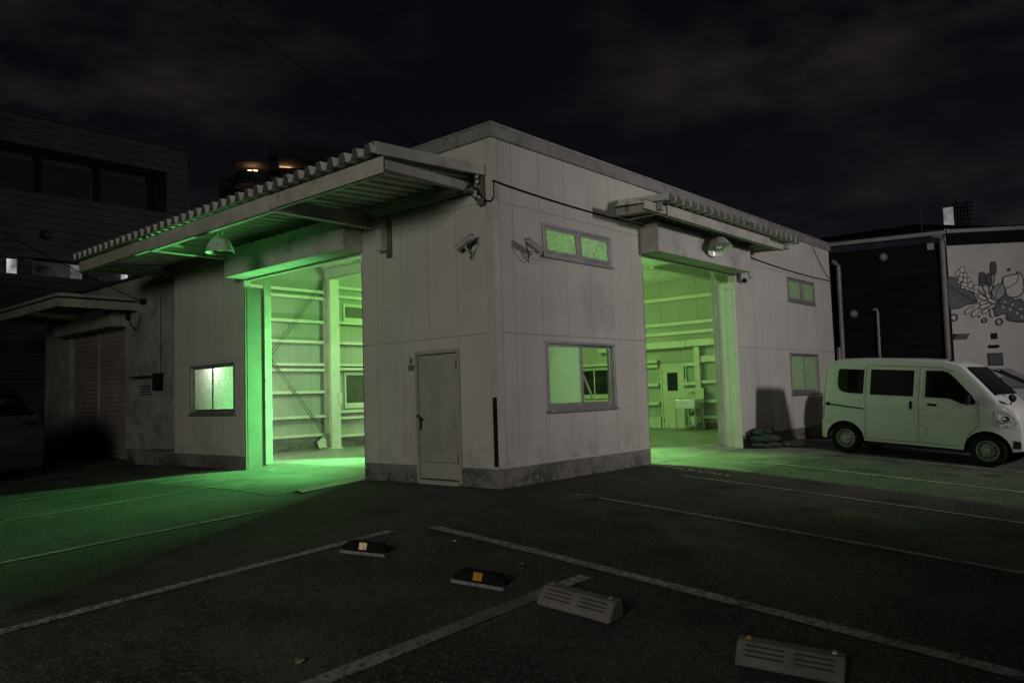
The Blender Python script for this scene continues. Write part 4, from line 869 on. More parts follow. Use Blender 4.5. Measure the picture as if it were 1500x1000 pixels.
def stroke(pts, w=7, closed=True):
    w *= 1.15
    layer[0] += .0006; n = len(pts); L, Rr = [], []
    for i in range(n):
        a = pts[(i - 1) % n] if (closed or i > 0) else pts[i]; c = pts[(i + 1) % n] if (closed or i < n - 1) else pts[i]
        dx, dy = c[0] - a[0], c[1] - a[1]; l = math.hypot(dx, dy) or 1; nx, ny = -dy / l * w / 2, dx / l * w / 2
        L.append((pts[i][0] + nx, pts[i][1] + ny)); Rr.append((pts[i][0] - nx, pts[i][1] - ny))
    mur.cur = MI['m_dark']; vs = [mp_(*p, layer[0]) for p in L] + [mp_(*p, layer[0]) for p in Rr]
    mur.add(vs, [(i, (i + 1) % n, n + (i + 1) % n, n + i) for i in range(n if closed else n - 1)])
def fill(pts, m):
    layer[0] += .0006; mur.cur = MI[m]; c = (sum(p[0] for p in pts) / len(pts), sum(p[1] for p in pts) / len(pts)); mur.add([mp_(*p, layer[0]) for p in pts], [tuple(range(len(pts)))])
def blob(pts, m, w=7, sub=5):
    q = smooth_poly(pts, True, sub)
    if m: fill(q, m)
    if w: stroke(q, w)
def ell(x, y, a, b_, rot, m, w=6):
    blob([(x + a * math.cos(t) * math.cos(rot) - b_ * math.sin(t) * math.sin(rot), y + a * math.cos(t) * math.sin(rot) + b_ * math.sin(t) * math.cos(rot)) for t in [i * math.pi / 5 for i in range(10)]], m, w, 2)
def petal(x0, y0, x1, y1, w_, m='m_pale'):
    dx, dy = x1 - x0, y1 - y0; l = math.hypot(dx, dy); nx, ny = -dy / l * w_, dx / l * w_
    blob([(x0, y0), (x0 + dx * .35 + nx * .8, y0 + dy * .35 + ny * .8), (x0 + dx * .8 + nx, y0 + dy * .8 + ny), (x1, y1), (x0 + dx * .8 - nx, y0 + dy * .8 - ny), (x0 + dx * .35 - nx * .8, y0 + dy * .35 - ny * .8)], m, 6)
blob([(112, 432), (150, 412), (200, 425), (260, 470), (320, 530), (365, 590), (385, 645), (340, 655), (280, 665), (220, 692), (160, 702), (130, 690), (118, 560)], 'm_leaf', 9)
stroke([(112, 485), (200, 540), (300, 596), (385, 640)], 8, False)
for args in ((245, 348, 24, 36), (207, 377, 20, 30), (237, 400, 22, 32), (274, 395, 18, 26), (230, 432, 22, 26), (276, 440, 24, 28), (307, 437, 18, 24), (215, 457, 16, 14), (265, 482, 34, 22), (320, 485, 24, 30), (252, 507, 22, 13), (297, 518, 28, 16), (373, 510, 22, 32), (336, 532, 28, 14), (372, 547, 28, 16)): ell(*args, .35, 'm_pale')
stroke([(395, 535), (440, 570), (470, 600)], 8, False)
for cx, y0, y1, hw in ((427, 370, 490, 26), (489, 380, 495, 22), (527, 276, 385, 24)):
    blob([(cx - hw, y0 + 20), (cx - hw * .5, y0), (cx + hw * .5, y0), (cx + hw, y0 + 20), (cx + hw, y1 - 20), (cx + hw * .4, y1), (cx - hw * .4, y1), (cx - hw, y1 - 20)], 'm_slate', 9)
    for k in range(1, 4): stroke([(cx - hw * .7, y0 + (y1 - y0) * k / 4), (cx + hw * .7, y0 + (y1 - y0) * k / 4)], 4, False)
stroke([(430, 490), (440, 530), (462, 565)], 7, False); stroke([(490, 495), (492, 540), (500, 575)], 7, False); stroke([(535, 385), (535, 440), (520, 520), (512, 560)], 7, False)
for a in ((462, 562, 505, 618, 16), (520, 572, 545, 630, 14), (385, 580, 475, 622, 18), (475, 612, 562, 655, 16), (400, 657, 485, 632, 14), (398, 695, 512, 655, 18), (425, 740, 502, 690, 17), (478, 705, 550, 658, 16), (520, 778, 505, 690, 18), (268, 748, 350, 675, 18), (332, 772, 405, 690, 20)): petal(a[2], a[3], a[0], a[1], a[4])
blob([(510, 560), (520, 520), (560, 485), (605, 470), (630, 520), (625, 570), (580, 610), (545, 615)], 'm_grey', 8); stroke([(545, 605), (552, 550), (575, 505), (605, 472)], 6, False)
blob([(612, 445), (625, 410), (680, 395), (738, 385), (750, 365), (782, 392), (800, 450), (800, 530), (770, 580), (700, 597), (650, 580), (635, 520), (616, 485)], 'm_pale', 9); stroke([(750, 372), (755, 420), (735, 460), (690, 495), (636, 520)], 7, False)
blob([(565, 640), (590, 603), (640, 585), (690, 600), (715, 625), (770, 613), (800, 640), (870, 660), (930, 740), (900, 800), (812, 822), (660, 802), (650, 752), (610, 745), (560, 767), (530, 740), (532, 690)], 'm_leaf', 9); stroke([(565, 650), (640, 665), (700, 690), (790, 745), (880, 780)], 6, False)
for a in ((628, 640, .9), (700, 665, .9), (613, 688, -.9), (678, 708, -1.2), (775, 705, .1), (742, 742, -1.4), (785, 778, -1.2)): ell(a[0], a[1], 15, 8, -a[2], 'm_pale', 0)
blob([(850, 480), (930, 460), (980, 540), (930, 600), (860, 580)], 'm_grey', 8)
for x, y, r in ((167, 782, 30), (443, 808, 20), (580, 820, 28)): ell(x, y, r, r, 0, None, 9)
for x, y, r in ((395, 772, 10), (667, 345, 14)): ell(x, y, r, r, 0, 'm_dark', 0)
mur.build('plant_mural', ['m_dark', 'm_leaf', 'm_slate', 'm_pale', 'm_grey'], mw)

# ------------------------------------------------------------------ vehicles
def lerp_tab(tab, x):
    if x <= tab[0][0]: return tab[0][1]
    for (a, fa), (c, fc) in zip(tab, tab[1:]):
        if x <= c: return fa + (fc - fa) * (x - a) / (c - a)
    return tab[-1][1]
class Car:
    def __init__(s, L, W, sill, wheels, R_, top, frac, nose, tail, roofdrop=.09):
        s.__dict__.update(L=L, W=W, sill=sill, wheels=wheels, R=R_, top=top, frac=frac, nose=nose, tail=tail, rd=roofdrop)
    def plan(s, x):
        a = max(0, (s.nose[0] - (s.L - x)) / s.nose[0]); c = max(0, (s.tail[0] - x) / s.tail[0])
        return 1 - s.nose[1] * a ** 2.2 - s.tail[1] * c ** 2.5
    def hw(s, x, z): return s.W * lerp_tab(s.frac, z) * s.plan(x)
    def zb(s, x):
        z = s.sill + .05 * max(0, (x - s.L + .25) / .25)
        for w in s.wheels:
            d = abs(x - w); Ra = s.R + .075
            if d < Ra: z = max(z, s.R * .96 + math.sqrt(max(0, Ra * Ra - d * d)))
        return z
    def body(s, name, m, parent):
        xs = {round(i * s.L / 70, 4) for i in range(71)}
        for w in s.wheels:
            for k in range(-12, 13): xs.add(round(w + (s.R + .075) * math.sin(k / 12 * math.pi / 2), 4))
        for x, _ in s.top: xs.add(round(x, 4))
        xs = sorted(x for x in xs if 0 <= x <= s.L); b = MB(); K = 12; rows = []
        for x in xs:
            zt = lerp_tab(s.top, x); zb = min(s.zb(x), zt - .12); zs = zt - s.rd; half = []
            for k in range(K):
                z = zb + (zs - zb) * k / (K - 1); half.append((s.hw(x, z), z))
            y = s.hw(x, zs); half += [(y - .015, zt - s.rd * .45), (y - .05, zt - s.rd * .15), (y - .12, zt - .01), (y * .5, zt + .008), (0, zt + .012)]
            rows.append([(x, -p, z) for p, z in half] + [(x, p, z) for p, z in half[-2::-1]])
        n = len(rows[0]); b.add([p for r_ in rows for p in r_], [(i * n + j, i * n + j + 1, (i + 1) * n + j + 1, (i + 1) * n + j) for i in range(len(rows) - 1) for j in range(n - 1)])
        b.add(rows[0], [tuple(range(n))]); b.add(rows[-1], [tuple(range(n))])
        return b.build(name, m, parent, world=False, smooth=True, angle=28)
    def side(s, pts, sgn, off=.005): return [(x, sgn * (s.hw(x, z) + off), z) for x, z in pts]
    def panel(s, name, m, parent, pts, sgn, off=.005, thick=.006, sub=0):
        b = MB(); p = s.side(pts, sgn, off); b.prism(p, (0, -sgn * thick, 0)); return b.build(name, m, parent, world=False)
    def seam(s, parent, pts, sgn, r=.004, name='door_seam', m='seam'):
        q = []
        for (a, c) in zip(pts, pts[1:]):
            for k in range(6): t = k / 6; q.append((a[0] + (c[0] - a[0]) * t, a[1] + (c[1] - a[1]) * t))
        q.append(pts[-1]); b = MB(); b.tube(s.side(q, sgn, .0015), r, 5); return b.build(name, m, parent, world=False)
    def underbody(s, parent):
        b = MB(); a, c = s.wheels; g = s.R + .09; w = s.W - .06
        b.box(a + g, c - g, -w, w, s.sill - .06, s.sill + .12); b.box(.12, s.L - .14, -w + .26, w - .26, s.sill - .03, s.sill + .34); b.build('underbody', 'black', parent, world=False)
    def wheel(s, parent, x, sgn, style):
        R_ = s.R; y = sgn * (s.W - .03); ax = (0, sgn, 0); wd = .16
        b = MB(); b.lathe([(R_ * .62, -wd), (R_ * .9, -wd), (R_, -wd + .03), (R_, -.03), (R_ * .95, -.006), (R_ * .80, .0), (R_ * .66, -.006), (R_ * .62, -.03)], (x, y, R_), ax, 36)
        t = b.build('wheel', 'tyre', parent, world=False, smooth=True)
        b = MB(); r = R_ * .64; b.lathe([(r, -.10), (r, -.012), (r * .93, -.008), (r * .88, -.03), (r * .80, -.055), (r * .62, -.042), (r * .50, -.022), (r * .36, -.03), (r * .3, -.012), (r * .18, -.004), (0, -.002)], (x, y, R_), ax, 32)
        rm = b.build('rim', 'rim', t, world=False, smooth=True)
        b = MB(); u = Vector((1, 0, 0)); w_ = Vector((0, 0, 1))
        for k in range(10 if style == 'steel' else 5):
            an_ = k * 2 * math.pi / (10 if style == 'steel' else 5); c = Vector((x, y - sgn * .043, R_)) + (u * math.cos(an_) + w_ * math.sin(an_)) * r * .70
            if style == 'steel': b.lathe([(0, .006), (r * .085, .004), (r * .085, -.02)], c, ax, 9)
            else: b.lathe([(0, .03), (r * .2, .028), (r * .2, -.02)], c, ax, 9)
        b.build('wheel_hole', 'black', rm, world=False)
        b = MB()
        for k in range(5):
            an_ = k * 2 * math.pi / 5 + .3; b.lathe([(0, .012), (.011, .01), (.012, -.012)], Vector((x, y - sgn * .025, R_)) + (u * math.cos(an_) + w_ * math.sin(an_)) * r * .42, ax, 7)
        b.build('wheel_nut', 'chrome', rm, world=False)

# white kei van
van = thing('parked_van', 'white boxy delivery van parked beside the far window of the workshop', 'van')
V = Car(3.395, .7375, .27, (.47, 2.90), .285,
        [(0, .62), (.004, 1.0), (.02, 1.3), (.07, 1.66), (.14, 1.80), (.28, 1.865), (.7, 1.89), (1.7, 1.895), (2.2, 1.875), (2.42, 1.82), (2.5, 1.765), (2.75, 1.51), (2.98, 1.265), (3.06, 1.18), (3.16, 1.13), (3.27, 1.05), (3.345, .93), (3.38, .74), (3.395, .5)],
        [(.2, .93), (.36, .985), (.55, 1.0), (.95, 1.0), (1.15, .985), (1.70, .885), (1.9, .86)], (.55, .15), (.18, .06), .085)
bd = V.body('body', 'van', van); V.underbody(van)
for sg in (-1, 1):
    for x in V.wheels: V.wheel(van, x, sg, 'steel')
    V.panel('quarter_window', 'car_glass', van, [(.31, 1.63), (.30, 1.40), (.33, 1.27), (.40, 1.21), (.50, 1.19), (.80, 1.185), (.80, 1.66), (.34, 1.665)], sg)
    dr = V.panel('sliding_door_window', 'car_glass', van, [(.93, 1.18), (1.70, 1.18), (1.70, 1.67), (.93, 1.67)], sg)
    V.panel('front_door_window', 'car_glass', van, [(1.90, 1.18), (2.30, 1.175), (2.44, 1.12), (2.50, 1.09), (2.70, 1.09), (2.72, 1.14), (2.66, 1.24), (2.50, 1.42), (2.36, 1.57), (2.26, 1.655), (2.16, 1.68), (1.90, 1.675)], sg)
    V.seam(van, [(.86, .30), (.855, .9), (.85, 1.3), (.84, 1.74)], sg); V.seam(van, [(1.80, .34), (1.80, 1.0), (1.80, 1.74)], sg); V.seam(van, [(.84, 1.745), (1.80, 1.745), (2.15, 1.735), (2.38, 1.66)], sg, .004)
    V.seam(van, [(2.76, 1.17), (2.775, 1.0), (2.78, .72), (2.62, .56), (2.545, .34)], sg)
    V.seam(van, [(.86, .33), (1.2, .32), (1.8, .33), (2.5, .33)], sg, .004)
    V.seam(van, [(.10, .62), (.22, .62)], sg, .004, 'bumper_seam')
    V.seam(van, [(.075, 1.62), (.06, 1.2), (.05, .64)], sg, .006, 'tailgate_seam')
    V.panel('door_rail', 'black', van, [(.12, .935), (.82, .88), (.82, .905), (.12, .965)], sg, .004)
    V.panel('rail_end', 'black', van, [(.09, .92), (.17, .92), (.17, .985), (.09, .985)], sg, .012, .02)
    V.seam(van, [(.86, .90), (1.8, .87), (2.76, .85)], sg, .003, 'crease', 'van')
    q = [(1.67 + .055 * math.cos(k * math.pi / 6), 1.01 + .075 * math.sin(k * math.pi / 6)) for k in range(12)]; V.panel('handle_cup', 'van', van, q, sg, .003)
    V.panel('door_handle', 'black', van, [(1.645, .94), (1.69, .94), (1.69, 1.09), (1.645, 1.09)], sg, .022, .02)
    V.panel('door_handle', 'black', van, [(1.95, 1.03), (2.10, 1.02), (2.10, 1.065), (1.95, 1.07)], sg, .022, .02)
    V.seam(van, [(1.82, .66), (1.90, .65), (1.94, .60), (1.95, .45), (1.82, .45)], sg, .0035, 'fuel_flap')
    hl = V.panel('headlight', 'lens', van, [(3.01, 1.01), (3.20, .965), (3.31, .86), (3.33, .70), (3.10, .725), (3.02, .80)], sg, .008, .05)
    b = MB(); b.lathe([(0, .03), (.05, .02), (.06, 0)], (3.17, sg * (V.hw(3.17, .86) + .0), .86), (.5, sg, 0), 14); b.build('bulb_bowl', 'chrome', hl, world=False, smooth=True)
    V.panel('fog_recess', 'black', van, [(3.27, .36), (3.375, .36), (3.375, .48), (3.28, .50)], sg, .006, .04)
    V.panel('tail_lamp', 'red_lens', van, [(.003, .64), (.022, .64), (.026, .9), (.006, .9)], sg, .004, .02)
    # side mirror on the door
    b = MB(); yb = sg * (V.hw(2.6, 1.16)); b.tube([(2.62, yb, 1.13), (2.66, yb + sg * .10, 1.14)], .02); arm = b.build('mirror_arm', 'black', van, world=False)
    b = MB(); b.obox((2.60, yb + sg * .08 - (.09 if sg < 0 else 0) , 1.09), Vector((1, 0, 0)), Vector((0, 1, 0)), Vector((0, 0, 1)), .06, .13, .17); b.build('mirror', 'black', van, world=False, bevel=.02)
ws = [(2.53, -.53, 1.748), (2.53, .53, 1.748), (2.99, .60, 1.268), (2.99, -.60, 1.268)]
b = MB(); b.prism([(x + .013, y, z + .013) for x, y, z in ws], (-.01, 0, -.01)); b.build('windscreen', 'car_glass', van, world=False)
b = MB(); b.prism([(-.006, -.5, 1.06), (-.006, .5, 1.06), (.055, .46, 1.62), (.055, -.46, 1.62)], (-.012, 0, 0)); b.build('rear_window', 'car_glass', van, world=False)
for k, (z, h) in enumerate(((.78, .022), (.73, .02), (.56, .03), (.49, .03), (.43, .03))):
    b = MB(); w_ = .38 if z > .6 else .42; xx = lerp_tab([(.4, 3.397), (.5, 3.396), (.74, 3.383), (.93, 3.348)], z); b.box(xx - .05, xx + .008, -w_, w_, z, z + h); b.build('grille_slot', 'black' if z < .6 else 'chrome', van, world=False, bevel=.003)
b = MB(); b.lathe([(.05, 0), (.055, .012), (.048, .018), (.04, .01), (.036, .0)], (3.345, 0, .935), (1, 0, .45), 20); b.box(3.345, 3.362, -.045, .045, .93, .942); b.build('emblem', 'chrome', van, world=False, smooth=True)
b = MB(); b.tube([(3.03, .45, 1.215), (2.9, .1, 1.375)], .01, 6); b.tube([(3.03, -.1, 1.215), (2.9, -.45, 1.375)], .01, 6); b.build('wiper', 'black', van, world=False)
b = MB(); b.tube([(2.25, -.5, 1.875), (2.32, -.52, 1.868)], [.022, .012], 8); b.build('roof_marker', 'black', van, world=False)
b = MB(); b.tube([(3.2, -.56, 1.12), (3.24, -.62, 1.2)], .012, 6); b.lathe([(0, .05), (.05, .04), (.07, 0), (0, -.01)], (3.24, -.63, 1.23), (.6, -.4, .3), 14); b.build('nose_mirror', 'black', van, world=False, smooth=True)
SV = 1.135; van.scale = (SV, SV, SV * .965)
ang = math.atan2(-4.86 + 2.12, 8.65 - 8.93); yo = -.7 * SV
fwd = Vector((math.cos(ang), math.sin(ang), 0)); lft = Vector((-fwd.y, fwd.x, 0)); rear_c = Vector((8.93, -2.12, 0)) - fwd * (.47 * SV) + lft * (.7 * SV)
z_r, z_f = zg(8.93, -2.12), zg(8.65, -4.86); pit = math.atan2(z_f - z_r, 2.43 * SV)
van.rotation_euler = (0, -pit, ang); rear_c.z = z_r + (-pit) * 0 - math.tan(pit) * .47 * SV; van.location = rear_c

def sedan(name, label, m, cat='car', glass='car_glass', style='alloy', tall=1.0):
    t = thing(name, label, cat)
    C = Car(4.4, .87, .22, (.74, 3.50), .32, [(0, .62), (.02, .95), (.10, 1.12 * tall), (.35, 1.40 * tall), (.60, 1.56 * tall), (1.0, 1.63 * tall), (2.0, 1.66 * tall), (2.6, 1.62 * tall), (2.9, 1.50 * tall), (3.4, 1.16 * tall), (3.65, 1.05), (4.0, .98), (4.25, .86), (4.36, .70), (4.4, .45)],
            [(.18, .94), (.4, .99), (.6, 1.0), (.95, .985), (1.08, .95), (1.55 * tall, .73), (1.8, .70)], (.9, .22), (.6, .16), .08)
    C.body('body', m, t); C.underbody(t); bz = 1.06
    for sg in (-1, 1):
        for x in C.wheels: C.wheel(t, x, sg, style)
        C.panel('quarter_window', glass, t, [(.62, bz + .16), (1.02, bz + .05), (1.02, 1.46 * tall), (.80, 1.42 * tall)], sg)
        C.panel('rear_door_window', glass, t, [(1.12, bz + .04), (1.95, bz + .02), (1.95, 1.54 * tall), (1.12, 1.52 * tall)], sg)
        C.panel('front_door_window', glass, t, [(2.03, bz + .02), (3.05, bz + .0), (3.10, bz + .07), (2.72, 1.42 * tall), (2.55, 1.52 * tall), (2.03, 1.54 * tall)], sg)
        C.seam(t, [(1.07, .5), (1.07, 1.05)], sg); C.seam(t, [(1.99, .3), (1.99, 1.06)], sg); C.seam(t, [(3.05, .4), (3.1, 1.02)], sg)
        C.panel('door_handle', 'chrome', t, [(1.2, .95), (1.38, .95), (1.38, .98), (1.2, .98)], sg, .015, .015); C.panel('door_handle', 'chrome', t, [(2.1, .95), (2.28, .95), (2.28, .98), (2.1, .98)], sg, .015, .015)
        C.panel('tail_lamp', 'red_lens', t, [(.03, .82), (.36, .92), (.34, 1.02), (.08, 1.06)], sg, .008, .03)
        C.panel('headlight', 'lens', t, [(3.85, .82), (4.25, .72), (4.22, .80), (3.95, .92)], sg, .008, .03)
        b = MB(); yb = sg * C.hw(2.95, 1.1); b.obox((2.92, yb if sg > 0 else yb - .2, 1.06), Vector((1, 0, 0)), Vector((0, 1, 0)), Vector((0, 0, 1)), .1, .2, .15); b.build('mirror', m, t, world=False, bevel=.03)
    b = MB(); b.prism([(2.63, -.55, 1.625 * tall), (2.63, .55, 1.625 * tall), (3.40, .68, 1.185 * tall), (3.40, -.68, 1.185 * tall)], (.012, 0, .016)); b.build('windscreen', glass, t, world=False)
    b = MB(); b.prism([(.09, -.62, 1.13 * tall), (.09, .62, 1.13 * tall), (.55, .52, 1.56 * tall), (.55, -.52, 1.56 * tall)], (-.014, 0, .012)); b.build('rear_window', glass, t, world=False)
    b = MB(); b.prism([(.40, -.56, 1.50 * tall), (.66, -.56, 1.575 * tall), (.66, .56, 1.575 * tall), (.40, .56, 1.50 * tall)], (0, 0, .028)); b.build('spoiler', m, t, world=False, bevel=.01)
    b = MB(); b.box(4.33, 4.41, -.45, .45, .46, .56); b.build('grille', 'black', t, world=False, bevel=.01)
    return t
blk = sedan('parked_car', 'black car mostly outside the left edge in front of the shutter', 'car_black', tall=1.08)
blk.scale = (1.16,) * 3; blk.rotation_euler = (0, 0, R(127)); blk.location = (-3.15, 11.1, zg(-3.1, 10.8))
slv = sedan('parked_car', 'silver car half hidden behind the front of the white van', 'car_grey', tall=1.02)
slv.scale = (1.14,) * 3; slv.rotation_euler = (0, 0, R(-95)); slv.location = (12.75, -1.1, zg(12.3, -3.5))
dk = sedan('parked_car', 'dark car just peeking in beyond the silver car', 'car_black', tall=1.0)
dk.scale = (1.14,) * 3; dk.rotation_euler = (0, 0, R(-93)); dk.location = (15.6, -1.2, zg(15, -3.5))

# ------------------------------------------------------------------ wheel stops, plate, studs, sacks, litter
def rubber_stop():
    t = thing('wheel_stop', 'x', 'wheel stop', (0, 0, 0)); L = .52
    # profile across (x outward, z): tapered block
    b = MB(); pr_ = [(-.085, .02), (-.055, .115), (.03, .115), (.085, .02)]
    def sec(y, k): return [(x * k, y, .02 + (z - .02) * k2) for (x, z), k2 in zip(pr_, [k] * 4)]
    ys = [(-L / 2, .45), (-L / 2 + .07, .98), (-L / 2 + .1, 1), (L / 2 - .1, 1), (L / 2 - .07, .98), (L / 2, .45)]
    rows = [[(x * (.75 + .25 * k), y, .02 + (z - .02) * k) for x, z in pr_] for y, k in ys]
    b.add([p for r_ in rows for p in r_], [(i * 4 + j, i * 4 + (j + 1) % 4, (i + 1) * 4 + (j + 1) % 4, (i + 1) * 4 + j) for i in range(5) for j in range(4)] + [(0, 1, 2, 3), (20, 21, 22, 23)])
    b.build('rubber_body', 'black_rubber', t, world=False, bevel=.006)
    b = MB(); b.box(-.095, .095, -L / 2 - .01, L / 2 + .01, -.015, .022); b.build('base', 'stop_base', t, world=False, bevel=.004)
    return t
RF = []
def place_stop(t, pa, pb, shift):
    a, c = at_ground(*pa), at_ground(*pb); d = (a - c).normalized(); m_ = (a + c) / 2; yaw = math.atan2(d.y, d.x) - math.pi / 2
    nrm = Vector((d.y, -d.x, 0)); nrm = nrm if nrm.x > 0 else -nrm
    p = m_ + nrm * shift; t.location = (p.x, p.y, zg(p.x, p.y)); pitch = math.atan2(zg(a.x, a.y) - zg(c.x, c.y), (a - c).length); t.rotation_euler = (pitch, 0, yaw)
    return t
s1 = rubber_stop(); s2 = copy_tree(s1)
for t, m_, lab, nm in ((s1, 'silver_tape', 'black rubber wheel stop with a bright flashing reflector, nearest the building', 'reflector'), (s2, 'amber', 'black rubber wheel stop with a plain amber reflector', 'reflector')):
    b = MB(); b.prism([(-.083, -.045, .042), (-.083, .045, .042), (-.06, .045, .108), (-.06, -.045, .108)], (-.006, 0, .002)); o = b.build('reflector', m_, t, world=False); t['label'] = lab; t['group'] = 'rubber wheel stops'
place_stop(s1, (506, 810), (553, 815), .1); place_stop(s2, (663, 853), (733, 865), .1)
def concrete_stop(L):
    t = thing('wheel_stop', 'x', 'wheel stop', group='concrete wheel stops'); b = MB()
    pr_ = [(-.135, 0), (-.13, .05), (-.05, .148), (.05, .155), (.088, .0)]; rows = []
    for y in (-L / 2, L / 2): rows.append([(x, y, z) for x, z in pr_])
    b.prism(rows[0], (0, L, 0)); bo = b.build('concrete_block', 'stop_grey', t, world=False, bevel=.014)
    b = MB()
    for s_ in (-1, 1):
        for k in range(3):
            f_ = .18 + k * .27; x = -.13 + .08 * f_; z = .05 + .098 * f_; y0_, y1_ = sorted((s_ * .03, s_ * (L / 2 - .06)))
            b.prism([(x - .0015, y0_, z + .0015), (x - .0015, y1_, z + .0015), (x + .007, y1_, z + .0105), (x + .007, y0_, z + .0105)], (.003, 0, -.003))
    b.build('groove', 'stop_groove', bo, world=False)
    for y in (-L / 2 + .07, L / 2 - .07):
        b = MB(); b.box(-.02, .02, y - .018, y + .018, .146, .162); b.tube([(0, y, .162), (0, y, .17)], .008, 6); b.build('anchor_clip', 'galv', t, world=False, bevel=.003)
    return t
s3 = concrete_stop(.70); s3['label'] = 'grey concrete wheel stop lying across the end of a bay line'; place_stop(s3, (792, 885), (893, 913), .1)
s4 = concrete_stop(.68); s4['label'] = 'grey concrete wheel stop nearest the camera, at the bottom edge'; place_stop(s4, (1080, 973), (1235, 1003), .1)
for c_ in list(s4.children):
    if c_.name.startswith('anchor') and c_.data.vertices[0].co.y > 0: c_.data.materials[0] = M['amber']
for (px, py, m_, lab) in ((666, 792, 'white_ink', 'tiny pale stud in the asphalt behind the far rubber wheel stop'), (765, 825, 'amber', 'tiny yellow stud in the asphalt beyond the amber wheel stop')):
    p = at_ground(px, py); b = MB(); b.lathe([(.016, -.01), (.016, .006), (.011, .011), (0, .012)], p, (0, 0, 1), 12); tag(b.build('ground_stud', m_, smooth=True), lab, 'stud')
# steel threshold plate beside the left doorway
q = [at_ground(433, 719), at_ground(532, 700.5), at_ground(536, 704), at_ground(443, 723)]
b = MB(); b.prism([(p.x, p.y, zg(p.x, p.y) + .012) for p in q], (0, 0, .012)); tag(b.build('steel_plate', 'plate', bevel=.004), 'narrow steel cover plate lying along the near edge of the left doorway', 'plate')
p = at_ground(845, 727); b = MB(); b.lathe([(.0, .010), (.27, .010), (.30, .006), (.30, -.02)], p, (0, 0, 1), 28)
tag(b.build('manhole_cover', 'iron', smooth=True), 'round dark manhole cover near the front wall plinth', 'manhole cover')
# sacks
def sack(name, m, label, c, L, W, Hh, rot, seed):
    random.seed(seed); b = MB(); nu, nv = 18, 12; vs = []
    for i in range(nu + 1):
        u = -1 + 2 * i / nu
        for j in range(nv):
            a = 2 * math.pi * j / nv; k = (1 - abs(u) ** 4) ** .5 * (1 if abs(u) < .999 else .2); k = max(k, .12)
            sx = math.copysign(abs(math.cos(a)) ** .6, math.cos(a)); sz = math.copysign(abs(math.sin(a)) ** .55, math.sin(a))
            vs.append((u * L / 2, sx * W / 2 * (.55 + .45 * k) + random.gauss(0, .006), max(0, Hh / 2 + sz * Hh / 2 * k + random.gauss(0, .011) + .03 * math.sin(u * 6 + seed + sx * 2) * (sz > 0))))
    b.add([(x * .86, y * .9, z * .86) for x, y, z in vs], [(i * nv + j, i * nv + (j + 1) % nv, (i + 1) * nv + (j + 1) % nv, (i + 1) * nv + j) for i in range(nu) for j in range(nv)] + [tuple(range(nv)), tuple(range(nu * nv, (nu + 1) * nv))])
    o = b.build(name, m, smooth=True, angle=80); o.location = c; o.rotation_euler = (0, 0, rot); return tag(o, label, 'sack', 'sacks beside the right doorway')
bp = Vector((8.72, -.42, 0)); rz = R(-48)
sack('sack', 'bag_dark', 'dark sack with a white patch at the bottom of the pile', bp, .82, .42, .16, rz, 1)
sack('sack', 'bag_green', 'green sack lying on the dark bottom sack', bp + Vector((0, .02, .132)), .82, .42, .2, rz, 2)
sack('sack', 'bag_green', 'small green bundle on top of the pile, nearest the doorway', bp + Vector((-.05, .2, .295)), .34, .26, .16, rz + .5, 5)
sack('sack', 'bag_dark', 'crumpled black sack on top of the pile', bp + Vector((.30, .12, .285)), .5, .3, .2, rz + .9, 4)
sack('sack', 'bag_grey', 'grey cement sack lying on the ground right of the pile', bp + Vector((.58, -.42, .0)), .6, .42, .15, rz - .15, 6)
o = MB(); pp = bp + Vector((-.09, -.25, .05)); d = Vector((math.cos(rz), math.sin(rz), 0)); nn = Vector((d.y, -d.x, 0)); nn = nn if nn.y < 0 else -nn
random.seed(11); b = MB()
for k in range(60):
    y = -.55 - random.random() * 1.5; x = 3.68 + (y + .8) * .2 + random.gauss(0, .07); z = zg(x, y) + .012; r = .012 + .028 * random.random(); a = random.random() * 6
    b.add([(x + r * math.cos(a + i * 1.57), y + r * math.sin(a + i * 1.57) * .6, z + .02 * random.random()) for i in range(4)], [(0, 1, 2, 3)])
tag(b.build('leaf_litter', 'leaf_pale'), 'pale leaf litter in a thin trail at the left corner of the right doorway', 'leaf litter', kind='stuff')
random.seed(21)
p = at_ground(440, 969)
for k, (px, py, r) in enumerate(((440, 969, .035), (1305, 884, .014), (520, 760, .012), (1150, 745, .015))):
    p = at_ground(px, py); b = MB(); a = random.random() * 6; ring = [(p.x + r * (1 + .6 * abs(math.cos(i * math.pi / 4))) * math.cos(i * math.pi / 4 + a), p.y + r * math.sin(i * math.pi / 4 + a), zg(p.x, p.y) + .012 + .012 * math.sin(i * 1.3)) for i in range(8)]
    b.add(ring + [(p.x, p.y, zg(p.x, p.y) + .02)], [(i, (i + 1) % 8, 8) for i in range(8)])
    tag(b.build('fallen_leaf', 'leaf', smooth=True, solid=.002), ['dry leaf lying near the bottom edge of the picture', 'tiny fallen leaf beyond the long line at the right', 'tiny fallen leaf by the edge of the green light', 'tiny fallen leaf on the bay before the right doorway'][k], 'leaf')

